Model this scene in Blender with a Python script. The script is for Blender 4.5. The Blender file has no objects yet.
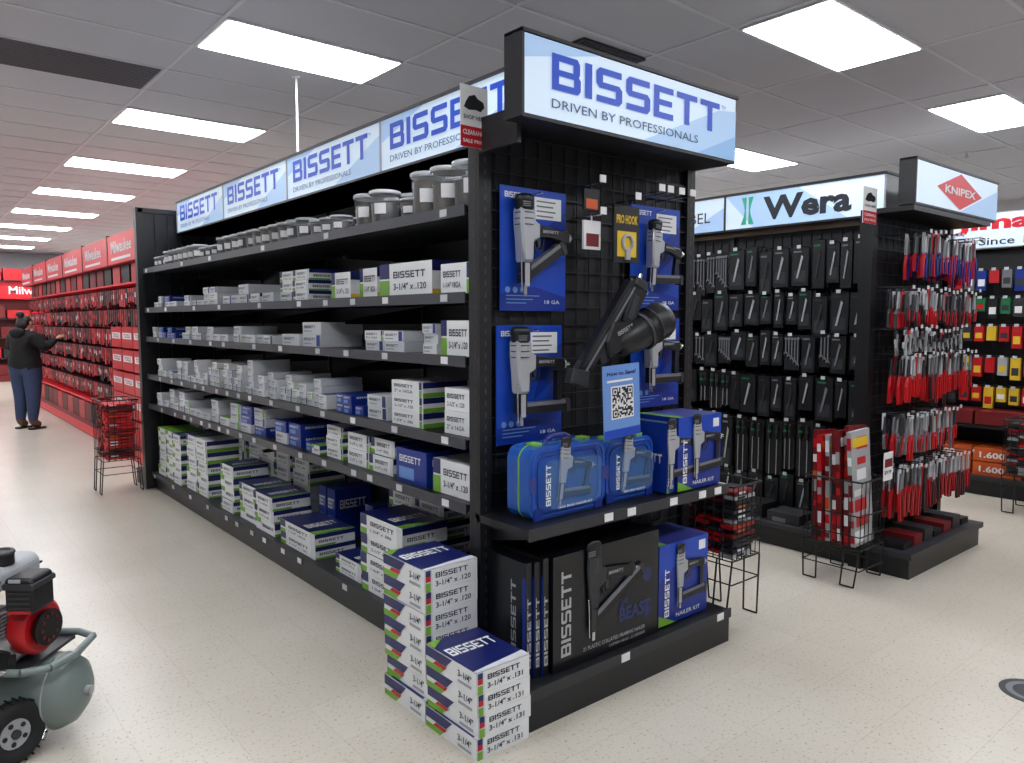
import bpy, bmesh, math, random
from mathutils import Vector, Matrix
R=random.Random(7)
SC=bpy.context.scene
COL=SC.collection
SC.view_settings.view_transform='Standard'

# ------------------------------------------------------------------ materials
def lin(c):
    c=c/255.0
    return c/12.92 if c<=0.04045 else ((c+0.055)/1.055)**2.4
def rgb(r,g,b): return (lin(r),lin(g),lin(b),1)
def mat(name,c,rough=0.5,metal=0.0,emit=0.0,noise=0.0,trans=0.0,alpha=1.0,ecol=None,bump=0.0,scale=20):
    m=bpy.data.materials.new(name); m.use_nodes=True
    nt=m.node_tree; b=nt.nodes['Principled BSDF']
    b.inputs['Base Color'].default_value=rgb(*c)
    b.inputs['Roughness'].default_value=rough
    b.inputs['Metallic'].default_value=metal
    if emit:
        b.inputs['Emission Color'].default_value=rgb(*(ecol or c)); b.inputs['Emission Strength'].default_value=emit
    if trans: b.inputs['Transmission Weight'].default_value=trans
    if alpha<1: b.inputs['Alpha'].default_value=alpha
    if noise or bump:
        tc=nt.nodes.new('ShaderNodeTexCoord'); n=nt.nodes.new('ShaderNodeTexNoise'); n.inputs['Scale'].default_value=scale
        nt.links.new(tc.outputs['Object'],n.inputs['Vector'])
        if noise:
            r=nt.nodes.new('ShaderNodeMixRGB'); r.blend_type='MULTIPLY'; r.inputs[0].default_value=noise
            r.inputs[1].default_value=rgb(*c); nt.links.new(n.outputs['Color'],r.inputs[2]); nt.links.new(r.outputs[0],b.inputs['Base Color'])
        if bump:
            bp=nt.nodes.new('ShaderNodeBump'); bp.inputs['Strength'].default_value=bump
            nt.links.new(n.outputs['Fac'],bp.inputs['Height']); nt.links.new(bp.outputs['Normal'],b.inputs['Normal'])
    return m
M={}
def dm(k,*a,**kw): M[k]=mat(k,*a,**kw)
dm('black',(18,19,23),0.42); dm('blackm',(11,12,16),0.5); dm('wire',(44,46,54),0.35,0.5)
dm('dk',(42,43,48),0.5); dm('lip',(54,56,63),0.4); dm('grey',(108,110,116),0.5); dm('lgrey',(160,162,166),0.45)
dm('silver',(185,187,192),0.35,0.6); dm('chrome',(200,200,205),0.2,1.0)
dm('white',(226,228,230),0.5); dm('paper',(226,226,228),0.6); dm('offw',(204,207,213),0.55); dm('tag',(190,192,196),0.5)
dm('navy',(20,30,92),0.35); dm('blue',(18,66,176),0.35); dm('blue2',(12,44,136),0.35); dm('lblue',(104,144,208),0.4)
dm('green',(112,164,52),0.45); dm('dgreen',(26,112,64),0.45); dm('red',(184,18,28),0.4); dm('dred',(108,13,19),0.5)
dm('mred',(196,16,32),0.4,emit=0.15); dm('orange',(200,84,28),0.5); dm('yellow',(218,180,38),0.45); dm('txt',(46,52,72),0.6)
dm('signw',(200,218,236),0.4,emit=0.36); dm('signb',(162,192,226),0.4,emit=0.30); dm('signb2',(132,172,216),0.4,emit=0.28)
dm('signtxt',(16,70,190),0.4,emit=0.15); dm('signtxt2',(56,80,116),0.5,emit=0.08); dm('sgreen',(36,160,130),0.4,emit=0.12); dm('sdark',(26,32,42),0.5)
dm('tub',(225,228,232),0.06,alpha=0.10); dm('lid',(190,194,200),0.25,alpha=0.6); dm('nails',(88,78,68),0.5,0.3,noise=0.9,scale=140); dm('nails2',(58,54,52),0.5,0.3,noise=0.9,scale=140)
dm('case',(46,104,204),0.08,alpha=0.62); dm('casein',(16,50,134),0.3,noise=0.6,scale=40); dm('casew',(110,160,220),0.05,alpha=0.22); dm('lime',(136,192,58),0.4)
dm('skin',(196,150,124),0.55); dm('jeans',(48,64,100),0.8,noise=0.4,scale=60); dm('hood',(16,16,20),0.9,noise=0.4,scale=40)
dm('hair',(26,16,12),0.6); dm('boot',(96,66,42),0.7); dm('rubber',(20,20,22),0.8); dm('tankm',(112,124,122),0.35)
dm('beast',(10,12,19),0.3); dm('smoke',(40,52,100),0.5); dm('wall',(186,186,190),0.8); dm('tile',(200,200,208),0.9,noise=0.10,scale=60,bump=0.1)
dm('grid',(208,208,214),0.6); dm('vent',(92,94,102),0.7); dm('diff',(255,255,255),0.5,emit=20.5,ecol=(248,251,255)); dm('purplepl',(46,52,128),0.4)

m=bpy.data.materials.new('floor_vinyl'); m.use_nodes=True; nt=m.node_tree; b=nt.nodes['Principled BSDF']
tc=nt.nodes.new('ShaderNodeTexCoord')
n1=nt.nodes.new('ShaderNodeTexNoise'); n1.inputs['Scale'].default_value=75; n1.inputs['Detail'].default_value=3
n2=nt.nodes.new('ShaderNodeTexNoise'); n2.inputs['Scale'].default_value=0.9; n2.inputs['Detail'].default_value=4
r1=nt.nodes.new('ShaderNodeValToRGB'); r1.color_ramp.elements[0].position=0.29; r1.color_ramp.elements[0].color=rgb(152,142,126)
r1.color_ramp.elements[1].position=0.41; r1.color_ramp.elements[1].color=rgb(201,195,183)
r2=nt.nodes.new('ShaderNodeValToRGB'); r2.color_ramp.elements[0].position=0.3; r2.color_ramp.elements[0].color=(0.88,0.865,0.84,1)
r2.color_ramp.elements[1].position=0.7; r2.color_ramp.elements[1].color=(1,1,1,1)
mx=nt.nodes.new('ShaderNodeMixRGB'); mx.blend_type='MULTIPLY'; mx.inputs[0].default_value=1
br=nt.nodes.new('ShaderNodeTexBrick'); br.offset=0; br.inputs['Scale'].default_value=1; br.inputs['Brick Width'].default_value=0.305; br.inputs['Row Height'].default_value=0.305
br.inputs['Mortar Size'].default_value=0.0015; br.inputs['Color1'].default_value=(1,1,1,1); br.inputs['Color2'].default_value=(0.96,0.955,0.95,1); br.inputs['Mortar'].default_value=(0.82,0.80,0.78,1)
mx2=nt.nodes.new('ShaderNodeMixRGB'); mx2.blend_type='MULTIPLY'; mx2.inputs[0].default_value=1
L=nt.links.new
for n in (n1,n2,br): L(tc.outputs['Object'],n.inputs['Vector'])
L(n1.outputs['Fac'],r1.inputs[0]); L(n2.outputs['Fac'],r2.inputs[0]); L(r1.outputs[0],mx.inputs[1]); L(r2.outputs[0],mx.inputs[2])
L(mx.outputs[0],mx2.inputs[1]); L(br.outputs['Color'],mx2.inputs[2]); L(mx2.outputs[0],b.inputs['Base Color']); b.inputs['Roughness'].default_value=0.28
M['floor']=m

# ------------------------------------------------------------------ text cache
TC={}
def textmesh(s,bold=0.0):
    k=(s,bold)
    if k in TC: return TC[k]
    c=bpy.data.curves.new('tmp','FONT'); c.body=s; c.size=1; c.resolution_u=2; c.offset=bold; c.fill_mode='FRONT'
    o=bpy.data.objects.new('tmp',c); COL.objects.link(o)
    dg=bpy.context.evaluated_depsgraph_get(); me=bpy.data.meshes.new_from_object(o.evaluated_get(dg))
    vs=[(v.co.x,v.co.y) for v in me.vertices]; fs=[tuple(p.vertices) for p in me.polygons]
    x0=min(v[0] for v in vs); x1=max(v[0] for v in vs); y0=min(v[1] for v in vs); y1=max(v[1] for v in vs)
    vs=[((x-x0)/(x1-x0),(y-y0)/(y1-y0)) for x,y in vs]
    bpy.data.objects.remove(o); bpy.data.meshes.remove(me); bpy.data.curves.remove(c)
    TC[k]=(vs,fs,(x1-x0)/(y1-y0)); return TC[k]
def bx(a,b,c,d): return [(a,c),(b,c),(b,d),(a,d)]
GL={'B':(1,[bx(0,.24,0,1),bx(.24,.7,.81,1),bx(.24,.7,.41,.58),bx(.24,.7,0,.19),
            [(.7,.5),(.93,.5),(.97,.58),(.97,.86),(.88,1),(.7,1)][0:0] or [(.73,.58),(.70,.58),(.70,.5),(.93,.5),(.97,.58)],
            [(.73,.58),(.97,.58),(.97,.86),(.88,1),(.70,1),(.70,.81),(.73,.81)],
            [(.70,.41),(.76,.41),(.76,.19),(.70,.19),(.70,0),(.9,0),(1,.12),(1,.42),(.93,.5),(.70,.5)]]),
 'I':(.26,[bx(0,.26,0,1)]),
 'S':(1,[bx(.25,.97,.81,1),[(.25,1),(.13,1),(0,.87),(0,.53),(.13,.41),(.25,.41)],bx(.25,.75,.41,.59),[(.75,0),(.88,0),(1,.13),(1,.47),(.88,.59),(.75,.59)],bx(.02,.75,0,.19)]),
 'E':(.86,[bx(0,.24,0,1),bx(.24,.86,.81,1),bx(.24,.8,.41,.59),bx(.24,.86,0,.19)]),
 'T':(.96,[bx(0,.96,.81,1),bx(.36,.60,0,.81)])}
def logo():
    vs=[];fs=[];x=0
    for ch in 'BISSETT':
        w,ps=GL[ch]
        for p in ps: o=len(vs); vs+=[(x+a,b_) for a,b_ in p]; fs.append(tuple(range(o,o+len(p))))
        x+=w+.15
    x-=.15
    return [(a/x,b_) for a,b_ in vs],fs,5.0
TC['LOGO']=logo()

# ------------------------------------------------------------------ mesh builder
class MB:
    def __init__(s): s.v=[]; s.f=[]; s.fm=[]; s.ms=[]; s.T=None; s.sm=[]
    def mi(s,m):
        if m not in s.ms: s.ms.append(m)
        return s.ms.index(m)
    def add(s,vs,fs,m,smooth=False):
        o=len(s.v); i=s.mi(m)
        if s.T is not None: s.v+= [tuple(s.T@Vector(p)) for p in vs]
        else: s.v+=[tuple(p) for p in vs]
        for f in fs: s.f.append([o+a for a in f]); s.fm.append(i); s.sm.append(smooth)
    def box(s,x0,x1,y0,y1,z0,z1,m):
        s.add([(x0,y0,z0),(x1,y0,z0),(x1,y1,z0),(x0,y1,z0),(x0,y0,z1),(x1,y0,z1),(x1,y1,z1),(x0,y1,z1)],
              [(0,3,2,1),(4,5,6,7),(0,1,5,4),(1,2,6,5),(2,3,7,6),(3,0,4,7)],m)
    def quad(s,o,u,w,m):
        o=Vector(o);u=Vector(u);w=Vector(w); s.add([o,o+u,o+u+w,o+w],[(0,1,2,3)],m)
    def poly(s,pts,o,u,w,m):
        o=Vector(o);u=Vector(u);w=Vector(w); s.add([o+u*a+w*b for a,b in pts],[tuple(range(len(pts)))],m)
    def prism(s,pts,o,u,w,d,m,smooth=False):
        o=Vector(o);u=Vector(u);w=Vector(w);d=Vector(d); n=len(pts)
        a=[o+u*p+w*q for p,q in pts]; b2=[p+d for p in a]
        s.add(a+b2,[tuple(range(n)),tuple(range(2*n-1,n-1,-1))],m)
        s.add(a+b2,[(i,i+n,(i+1)%n+n,(i+1)%n) for i in range(n)],m,smooth)
    def bprism(s,pts,y0,y1,c,m):
        n=len(pts); cx=sum(p[0] for p in pts)/n; cz=sum(p[1] for p in pts)/n
        def sh(p):
            d=math.hypot(p[0]-cx,p[1]-cz) or 1; k=max(0,(d-c)/d); return (cx+(p[0]-cx)*k,cz+(p[1]-cz)*k)
        q=[sh(p) for p in pts]
        rings=[[(a,y0,b_) for a,b_ in q],[(a,y0+c,b_) for a,b_ in pts],[(a,y1-c,b_) for a,b_ in pts],[(a,y1,b_) for a,b_ in q]]
        vs=[p for r in rings for p in r]; fs=[tuple(range(n)),tuple(range(4*n-1,3*n-1,-1))]
        for j in range(3):
            for i in range(n): fs.append((j*n+i,(j+1)*n+i,(j+1)*n+(i+1)%n,j*n+(i+1)%n))
        s.add(vs,fs,m)
    def cyl(s,p,q,r,m,n=12,r2=None,smooth=True):
        p=Vector(p);q=Vector(q); r2=r if r2 is None else r2; d=(q-p)
        if d.length<1e-6: return
        d.normalize(); a=d.orthogonal().normalized(); c=d.cross(a)
        A=[p+(a*math.cos(t)+c*math.sin(t))*r for t in [2*math.pi*i/n for i in range(n)]]
        B=[q+(a*math.cos(t)+c*math.sin(t))*r2 for t in [2*math.pi*i/n for i in range(n)]]
        s.add(A+B,[(i,(i+1)%n,(i+1)%n+n,i+n) for i in range(n)],m,smooth)
        s.add(A+B,[tuple(range(n-1,-1,-1)),tuple(range(n,2*n))],m)
    def tube(s,pts,r,m,n=6):
        for a,c in zip(pts[:-1],pts[1:]): s.cyl(a,c,r,m,n)
    def lathe(s,prof,o,ax,m,n=20,caps=True):
        o=Vector(o); d=Vector(ax).normalized(); a=d.orthogonal().normalized(); c=d.cross(a); vs=[];fs=[]
        for r,z in prof:
            for i in range(n):
                t=2*math.pi*i/n; vs.append(o+d*z+(a*math.cos(t)+c*math.sin(t))*r)
        for j in range(len(prof)-1):
            for i in range(n): fs.append((j*n+i,j*n+(i+1)%n,(j+1)*n+(i+1)%n,(j+1)*n+i))
        s.add(vs,fs,m,True)
        if caps: s.add(vs,[tuple(range(n-1,-1,-1)),tuple(range((len(prof)-1)*n,len(prof)*n))],m)
    def torus(s,o,ax,R_,r,m,n=24,k=10):
        o=Vector(o); d=Vector(ax).normalized(); a=d.orthogonal().normalized(); c=d.cross(a); vs=[];fs=[]
        for i in range(n):
            t=2*math.pi*i/n; e=a*math.cos(t)+c*math.sin(t)
            for j in range(k):
                p=2*math.pi*j/k; vs.append(o+e*(R_+r*math.cos(p))+d*r*math.sin(p))
        for i in range(n):
            for j in range(k): fs.append((i*k+j,((i+1)%n)*k+j,((i+1)%n)*k+(j+1)%k,i*k+(j+1)%k))
        s.add(vs,fs,m,True)
    def text(s,t,o,u,w,W,Hh,m,bold=0.0):
        vs,fs,asp=TC['LOGO'] if t=='BISSETT' else textmesh(t,bold); o=Vector(o);u=Vector(u).normalized();w=Vector(w).normalized()
        if W is None: W=Hh*asp
        s.add([o+u*(a*W)+w*(b_*Hh) for a,b_ in vs],fs,m)
    def build(s,name,parent=None,bevel=0):
        me=bpy.data.meshes.new(name); me.from_pydata(s.v,[],s.f)
        for k in s.ms: me.materials.append(M[k])
        me.polygons.foreach_set('material_index',s.fm); me.polygons.foreach_set('use_smooth',s.sm); me.update()
        o=bpy.data.objects.new(name,me); COL.objects.link(o)
        if parent: o.parent=parent
        return o
def empty(name,loc=(0,0,0)):
    e=bpy.data.objects.new(name,None); e.location=loc; COL.objects.link(e); e.empty_display_size=0.1; return e
def rr(w,h,r,n=5,x=0,y=0):
    pts=[]
    for cx,cy,a0 in ((w/2-r,h/2-r,0),(-w/2+r,h/2-r,90),(-w/2+r,-h/2+r,180),(w/2-r,-h/2+r,270)):
        for i in range(n+1):
            a=math.radians(a0+90*i/n); pts.append((x+cx+r*math.cos(a),y+cy+r*math.sin(a)))
    return pts
XM=(0,-1,0); UP=(0,0,1); XP=(1,0,0); YP=(0,1,0)
E=0.002

# ------------------------------------------------------------------ room
RX0,RX1,RY0,RY1,CZ=-3.0,13.0,-3.0,24.0,3.35
mb=MB(); mb.box(RX0,RX1,RY0,RY1,-0.1,0,'floor'); mb.build('floor')
mb=MB(); mb.box(RX0,RX1,RY0,RY1,CZ,CZ+0.1,'tile'); mb.build('ceiling')
for nm,a in {'wall_left':(RX0-0.1,RX0,RY0,RY1),'wall_right':(RX1,RX1+0.1,RY0,RY1),'wall_front':(RX0,RX1,RY0-0.1,RY0),'wall_back':(RX0,RX1,RY1,RY1+0.1)}.items():
    mb=MB(); mb.box(*a,0,CZ,'wall'); mb.build(nm)
for nm,a in {'baseboard_left':(RX0,RX0+0.012,RY0,RY1),'baseboard_right':(RX1-0.012,RX1,RY0,RY1),'baseboard_front':(RX0,RX1,RY0,RY0+0.012),'baseboard_back':(RX0,RX1,RY1-0.012,RY1)}.items():
    mb=MB(); mb.box(*a,0,0.1,'dk'); mb.build(nm)
mb=MB()
x=1.63-1.235*4
while x<RX1:
    if x>RX0: mb.box(x-0.012,x+0.012,RY0,RY1,CZ-0.006,CZ,'grid')
    x+=1.235
y=4.63-0.61*13
while y<RY1:
    if y>RY0: mb.box(RX0,RX1,y-0.012,y+0.012,CZ-0.0065,CZ,'grid')
    y+=0.61
mb.build('trim_1')
mb=MB()
for x0 in (1.64,4.14,6.9,9.5,-0.9):
    for k in range(-2,8):
        y0=4.65+2.44*k-0.02
        if y0+0.6>RY1-0.2: continue
        if x0==-0.9 and k in(0,): continue
        mb.box(x0,x0+1.22,y0,y0+0.6,CZ-0.012,CZ-0.001,'grid')
        mb.box(x0+0.02,x0+1.20,y0+0.02,y0+0.58,CZ-0.016,CZ-0.012,'diff')
mb.build('ceiling_light_panels')
mb=MB()
mb.box(0.02,1.6,5.86,6.44,CZ-0.012,CZ-0.001,'vent')
for i in range(14): mb.box(0.03,1.59,5.88+i*0.04,5.888+i*0.04,CZ-0.014,CZ-0.012,'dk')
mb.build('air_return_grille')
mb=MB(); mb.box(3.5,4.1,3.5,3.66,CZ-0.02,CZ-0.001,'dk')
for i in range(5): mb.box(3.52,4.08,3.52+i*0.028,3.53+i*0.028,CZ-0.026,CZ-0.02,'blackm')
mb.build('slot_diffuser_vent')
for (x,y) in ((5.9,4.2),(3.9,4.4),(9.0,3.2),(0.4,9.0)):
    mb=MB(); mb.cyl((x,y,CZ),(x,y,CZ-0.01),0.04,'grid',14); mb.cyl((x,y,CZ-0.01),(x,y,CZ-0.05),0.012,'chrome',8); mb.cyl((x,y,CZ-0.05),(x,y,CZ-0.055),0.025,'chrome',10); mb.build('fire_sprinkler_head')
mb=MB(); mb.cyl((0.80,8.9,CZ),(0.80,8.9,CZ-0.05),0.07,'paper',18); mb.lathe([(0.06,0),(0.055,0.03),(0.035,0.055),(0.005,0.065)],(0.80,8.9,CZ-0.05),(0,0,-1),'blackm',16); mb.build('dome_security_camera')

# ------------------------------------------------------------------ nail cartons
SIZES=['3-1/4" x .120','2-1/2" x .120','1-3/4" x .086','2" x 16GA','1-1/4" 18GA']
def nbox(mb,x0,x1,y0,y1,z0,z1,st,t2=None):
    L_=y1-y0; W=x1-x0; Hh=z1-z0; g=0.001
    t2=t2 or R.choice(SIZES)
    x0+=g;x1-=g;y0+=g;y1-=g;z1-=g
    if st=='A':
        mb.box(x0,x1,y0,y1,z0,z1,'white')
        mb.quad((x0,y0,z1+E),(W-2*g,0,0),(0,L_-2*g,0),'navy')
        mb.text('BISSETT',(x0+W*0.12,y0+L_*0.3,z1+2*E),XP,YP,W*0.75,L_*0.16,'white',0.02)
        mb.poly([(0,0),(1,0),(1,0.06),(0,0.14)],(x0,y0,z1+1.5*E),(W-2*g,0,0),(0,L_-2*g,0),'green')
        mb.quad((x0-E,y1,z0+Hh*0.45),(0,-L_*0.16,0),(0,0,Hh*0.55),'navy')
        mb.quad((x0-E,y1,z0),(0,-L_*0.16,0),(0,0,Hh*0.3),'green')
        mb.quad((x0-E,y0+L_*0.12,z0),(0,-L_*0.11,0),(0,0,Hh*0.95),'offw')
        mb.text('BISSETT',(x0-E,y0+L_*0.74,z0+Hh*0.52),XM,UP,L_*0.55,Hh*0.22,'txt',0.02)
        mb.text(t2,(x0-E,y0+L_*0.74,z0+Hh*0.2),XM,UP,L_*0.5,Hh*0.16,'txt',0.01)
        mb.quad((x0,y0-E,z0+Hh*0.66),(W-2*g,0,0),(0,0,Hh*0.33),'navy'); mb.quad((x0,y0-E,z0),(W*0.5,0,0),(0,0,Hh*0.15),'green')
        mb.text('BISSETT',(x0+W*0.1,y0-E,z0+Hh*0.3),XP,UP,W*0.6,Hh*0.2,'txt',0.02)
    elif st=='W':
        mb.box(x0,x1,y0,y1,z0,z1,'white')
        mb.text('BISSETT',(x0-E,y0+L_*0.9,z0+Hh*0.55),XM,UP,L_*0.6,Hh*0.2,'txt',0.02)
        mb.text(t2,(x0-E,y0+L_*0.9,z0+Hh*0.2),XM,UP,L_*0.6,Hh*0.2,'txt',0.01)
        mb.quad((x0,y0-E,z0),(W*0.96,0,0),(0,0,Hh*0.3),'green'); mb.quad((x0,y0-E,z0+Hh*0.6),(W*0.96,0,0),(0,0,Hh*0.38),'navy')
        mb.quad((x0-E,y0+L_*0.10,z0+Hh*0.5),(0,-L_*0.08,0),(0,0,Hh*0.48),'navy'); mb.quad((x0-E,y0+L_*0.10,z0),(0,-L_*0.08,0),(0,0,Hh*0.45),'green')
    elif st=='S':
        mb.box(x0,x1,y0,y1,z0,z1,'white')
        mb.quad((x0,y0,z1+E),(W-2*g,0,0),(0,L_-2*g,0),'navy')
        mb.text('BISSETT',(x0+W*0.06,y0+L_*0.5,z1+2*E),XP,YP,W*0.85,L_*0.2,'white',0.03)
        mb.poly([(0,0),(1,0),(1,0.14),(0,0.05)],(x0,y0,z1+1.5*E),(W-2*g,0,0),(0,L_-2*g,0),'offw')
        mb.poly([(0,0.82),(0.3,1),(0,1)],(x0,y0,z1+1.5*E),(W-2*g,0,0),(0,L_-2*g,0),'green')
        mb.poly([(0,0.5),(0.42,0.5),(0.55,0.97),(0,0.97)],(x0-E,y1,z0),(0,-L_,0),(0,0,Hh),'navy')
        mb.poly([(0,0.0),(0.30,0.0),(0.38,0.28),(0,0.28)],(x0-E,y1,z0),(0,-L_,0),(0,0,Hh),'green')
        mb.poly([(0.16,0.3),(0.40,0.3),(0.44,0.48),(0.22,0.48)],(x0-1.5*E,y1,z0),(0,-L_,0),(0,0,Hh),'red')
        mb.text('3-1/4"',(x0-E,y0+L_*0.34,z0+Hh*0.42),XM,UP,L_*0.26,Hh*0.32,'txt',0.02)
        mb.quad((x0-E,y0+L_*0.34,z0+Hh*0.15),(0,-L_*0.26,0),(0,0,Hh*0.14),'lgrey')
        mb.quad((x0,y0-E,z0),(W*0.14,0,0),(0,0,Hh*0.96),'offw')
        mb.quad((x0+W*0.02,y0-1.5*E,z0),(W*0.09,0,0),(0,0,Hh*0.4),'green'); mb.quad((x0+W*0.02,y0-1.5*E,z0+Hh*0.45),(W*0.09,0,0),(0,0,Hh*0.25),'red'); mb.quad((x0+W*0.02,y0-1.5*E,z0+Hh*0.7),(W*0.09,0,0),(0,0,Hh*0.27),'navy')
        mb.text('BISSETT',(x0+W*0.2,y0-E,z0+Hh*0.56),XP,UP,W*0.6,Hh*0.24,'txt',0.03)
        mb.text(t2,(x0+W*0.2,y0-E,z0+Hh*0.16),XP,UP,W*0.66,Hh*0.26,'txt',0.02)
    elif st=='B':
        mb.box(x0,x1,y0,y1,z0,z1,R.choice(('offw','offw','white')))
        mb.text('BISSETT',(x0-E,y1-L_*0.1,z0+Hh*0.5),XM,UP,L_*0.6,Hh*0.22,'txt',0.02)
        mb.quad((x0-E,y1-L_*0.1,z0+Hh*0.2),(0,-L_*0.4,0),(0,0,Hh*0.12),'lgrey')
        if R.random()<0.4: mb.quad((x0-E,y0+L_*0.22,z0+Hh*0.05),(0,-L_*0.18,0),(0,0,Hh*0.9),R.choice(('blue2','green','navy')))
        if R.random()<0.3: mb.quad((x0,y0,z1+E),(W-2*g,0,0),(0,L_-2*g,0),R.choice(('blue2','green','navy')))
    elif st=='G':
        mb.box(x0,x1,y0,y1,z0,z1,'white')
        mb.quad((x0,y0,z1+E),(W-2*g,0,0),(0,L_-2*g,0),'green')
        mb.quad((x0-E,y1,z0+Hh*0.6),(0,-L_*0.3,0),(0,0,Hh*0.39),'green')
        mb.quad((x0,y0-E,z0+Hh*0.5),(W-2*g,0,0),(0,0,Hh*0.49),'navy')
        mb.quad((x0,y0-E,z0),(W-2*g,0,0),(0,0,Hh*0.2),'green')
        mb.text('BISSETT',(x0-E,y0+L_*0.62,z0+Hh*0.35),XM,UP,L_*0.56,Hh*0.25,'txt',0.02)
    elif st=='C':
        mb.box(x0,x1,y0,y1,z0,z1,'blue2')
        mb.text('BISSETT',(x0-E,y1-L_*0.12,z0+Hh*0.6),XM,UP,L_*0.7,Hh*0.2,'white',0.02)
        mb.quad((x0-E,y1-L_*0.1,z0+Hh*0.1),(0,-L_*0.5,0),(0,0,Hh*0.35),'lblue')
        mb.text('BISSETT',(x0+W*0.12,y0-E,z0+Hh*0.6),XP,UP,W*0.7,Hh*0.18,'white',0.02)
    elif st=='T':
        mb.box(x0,x1,y0,y1,z0,z1,'white')
        mb.quad((x0-E,y1,z0+Hh*0.55),(0,-L_*0.2,0),(0,0,Hh*0.45),'navy'); mb.quad((x0-E,y1,z0),(0,-L_*0.2,0),(0,0,Hh*0.5),'green')
        mb.text('BISSETT',(x0-E,y1-L_*0.28,z0+Hh*0.55),XM,UP,L_*0.6,Hh*0.2,'txt',0.03)
        mb.text(t2,(x0-E,y1-L_*0.28,z0+Hh*0.2),XM,UP,L_*0.62,Hh*0.2,'txt',0.02)
        mb.quad((x0,y0-E,z0+Hh*0.7),(W,0,0),(0,0,Hh*0.3),'navy'); mb.quad((x0,y0-E,z0),(W,0,0),(0,0,Hh*0.18),'yellow')

# ------------------------------------------------------------------ main gondola
GX0,GX1,GC=1.80,3.04,2.42
GY0,GY1=2.46,7.37
SH=[(2.01),(1.66),(1.40),(1.06),(0.79)]
mb=MB()
mb.box(GC-0.02,GC+0.02,GY0,GY1,0.1,2.3,'blackm')
for i in range(5):
    y=GY0+0.02+i*(GY1-GY0-0.04)/4; mb.box(GC-0.035,GC+0.035,y-0.02,y+0.02,0,2.3,'black')
for side in (0,1):
    x0,x1=(GX0,GC-0.02) if side==0 else (GC+0.02,GX1)
    mb.box(x0+0.03 if side==0 else x0,x1 if side==0 else x1-0.03,GY0,GY1,0,0.13,'black')
    mb.box(x0,x1,GY0,GY1,0.125,0.16,'dk')
    for z in SH:
        mb.box(x0,x1,GY0,GY1,z-0.03,z,'black')
        lx=x0-0.006 if side==0 else x1
        mb.box(lx,lx+0.006,GY0,GY1,z-0.04,z+0.006,'lip')
        for i in range(5):
            y=GY0+0.02+i*(GY1-GY0-0.04)/4
            mb.prism([(0,0),(0.5,0),(0.5,0.02),(0,0.1)],(x1 if side==0 else x0,y,z-0.13),(-1 if side==0 else 1,0,0),UP,(0,0.004,0),'black')
for z,sp in ((2.01,0.8),(1.66,0.55),(1.40,0.5),(1.06,0.34),(0.79,0.30),(0.155,0.42)):
    y=GY0+0.12
    while y<GY1-0.1:
        mb.box(GX0-0.009,GX0-0.0065,y,y+0.05,z-0.032,z-0.002,R.choice(('paper','tag','tag'))); y+=R.uniform(0.5,1.4)*sp
mb.build('gondola_shelving')
mb=MB(); mb.box(1.77,3.07,7.4,7.44,0,2.54,'black')
for i in range(12):
    x=1.8+i*0.113; mb.box(x-0.004,x+0.004,7.385,7.4,0.1,2.5,'wire')
mb.box(1.75,1.81,7.38,7.46,0,2.56,'black'); mb.box(3.03,3.09,7.38,7.46,0,2.56,'black'); mb.box(1.77,3.07,7.44,7.8,0,0.14,'black'); mb.box(1.77,3.07,7.38,7.46,2.52,2.56,'black')
mb.build('gondola_end_panel')

# header signs
mb=MB()
SX=2.10; sy0,sy1=2.40,7.36; z0,z1=2.342,2.63
mb.box(SX+0.004,2.74,sy0,sy1,z0,z1,'lgrey')
mb.box(SX-0.008,2.75,sy0-0.01,sy1+0.01,z0-0.0,z0+0.012,'black'); mb.box(SX-0.008,2.75,sy0-0.01,sy1+0.01,z1-0.01,z1+0.006,'dk')
w=(sy1-sy0)/4
for i in range(4):
    b0=sy1-i*w
    mb.quad((SX,b0-0.004,z0+0.012),(0,-(w-0.008),0),(0,0,z1-z0-0.02),'signw')
    mb.poly([(0.55,0),(1,0),(1,0.75)],(SX-0.001,b0-0.004,z0+0.012),(0,-(w-0.008),0),(0,0,z1-z0-0.02),'signb')
    mb.poly([(0,0.55),(0.35,1),(0,1)],(SX-0.001,b0-0.004,z0+0.012),(0,-(w-0.008),0),(0,0,z1-z0-0.02),'signb')
    mb.box(SX-0.006,SX+0.004,b0-0.006,b0+0.006,z0,z1,'lgrey')
    mb.text('BISSETT',(SX-0.003,b0-0.10,z0+0.11),XM,UP,1.0,0.135,'signtxt')
    mb.text('TM',(SX-0.003,b0-1.11,z0+0.225),XM,UP,0.025,0.014,'signtxt')
    mb.text('DRIVEN BY PROFESSIONALS',(SX-0.003,b0-0.10,z0+0.048),XM,UP,0.80,0.032,'signtxt2',0.0)
mb.build('illuminated_header_sign')
mb=MB()
for y in (2.6,4.2,5.8,7.2): mb.box(2.40,2.44,y,y+0.04,2.3005,2.341,'black')
mb.build('sign_mount_brackets')
mb=MB(); mb.cyl((2.42,5.42,2.637),(2.42,5.42,CZ),0.009,'paper',8); mb.cyl((2.42,5.42,CZ-0.01),(2.42,5.42,CZ),0.03,'paper',12); mb.build('power_conduit_pole')
def endsign(name,X0,X1,Y,z0,z1,fn,d=0.09):
    mb=MB(); mb.box(X0,X1,Y,Y+d,z0,z1,'black')
    f=0.012
    mb.box(X0-0.004,X1+0.004,Y-0.008,Y+d,z1-0.008,z1+0.004,'black'); mb.box(X0-0.004,X0+0.006,Y-0.008,Y+d,z0,z1,'black')
    mb.quad((X0+f,Y-0.003,z0+f),(X1-X0-2*f,0,0),(0,0,z1-z0-2*f),'signw'); fn(mb,X0+f,Y-0.005,z0+f,X1-X0-2*f,z1-z0-2*f)
    return mb.build(name)
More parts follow.
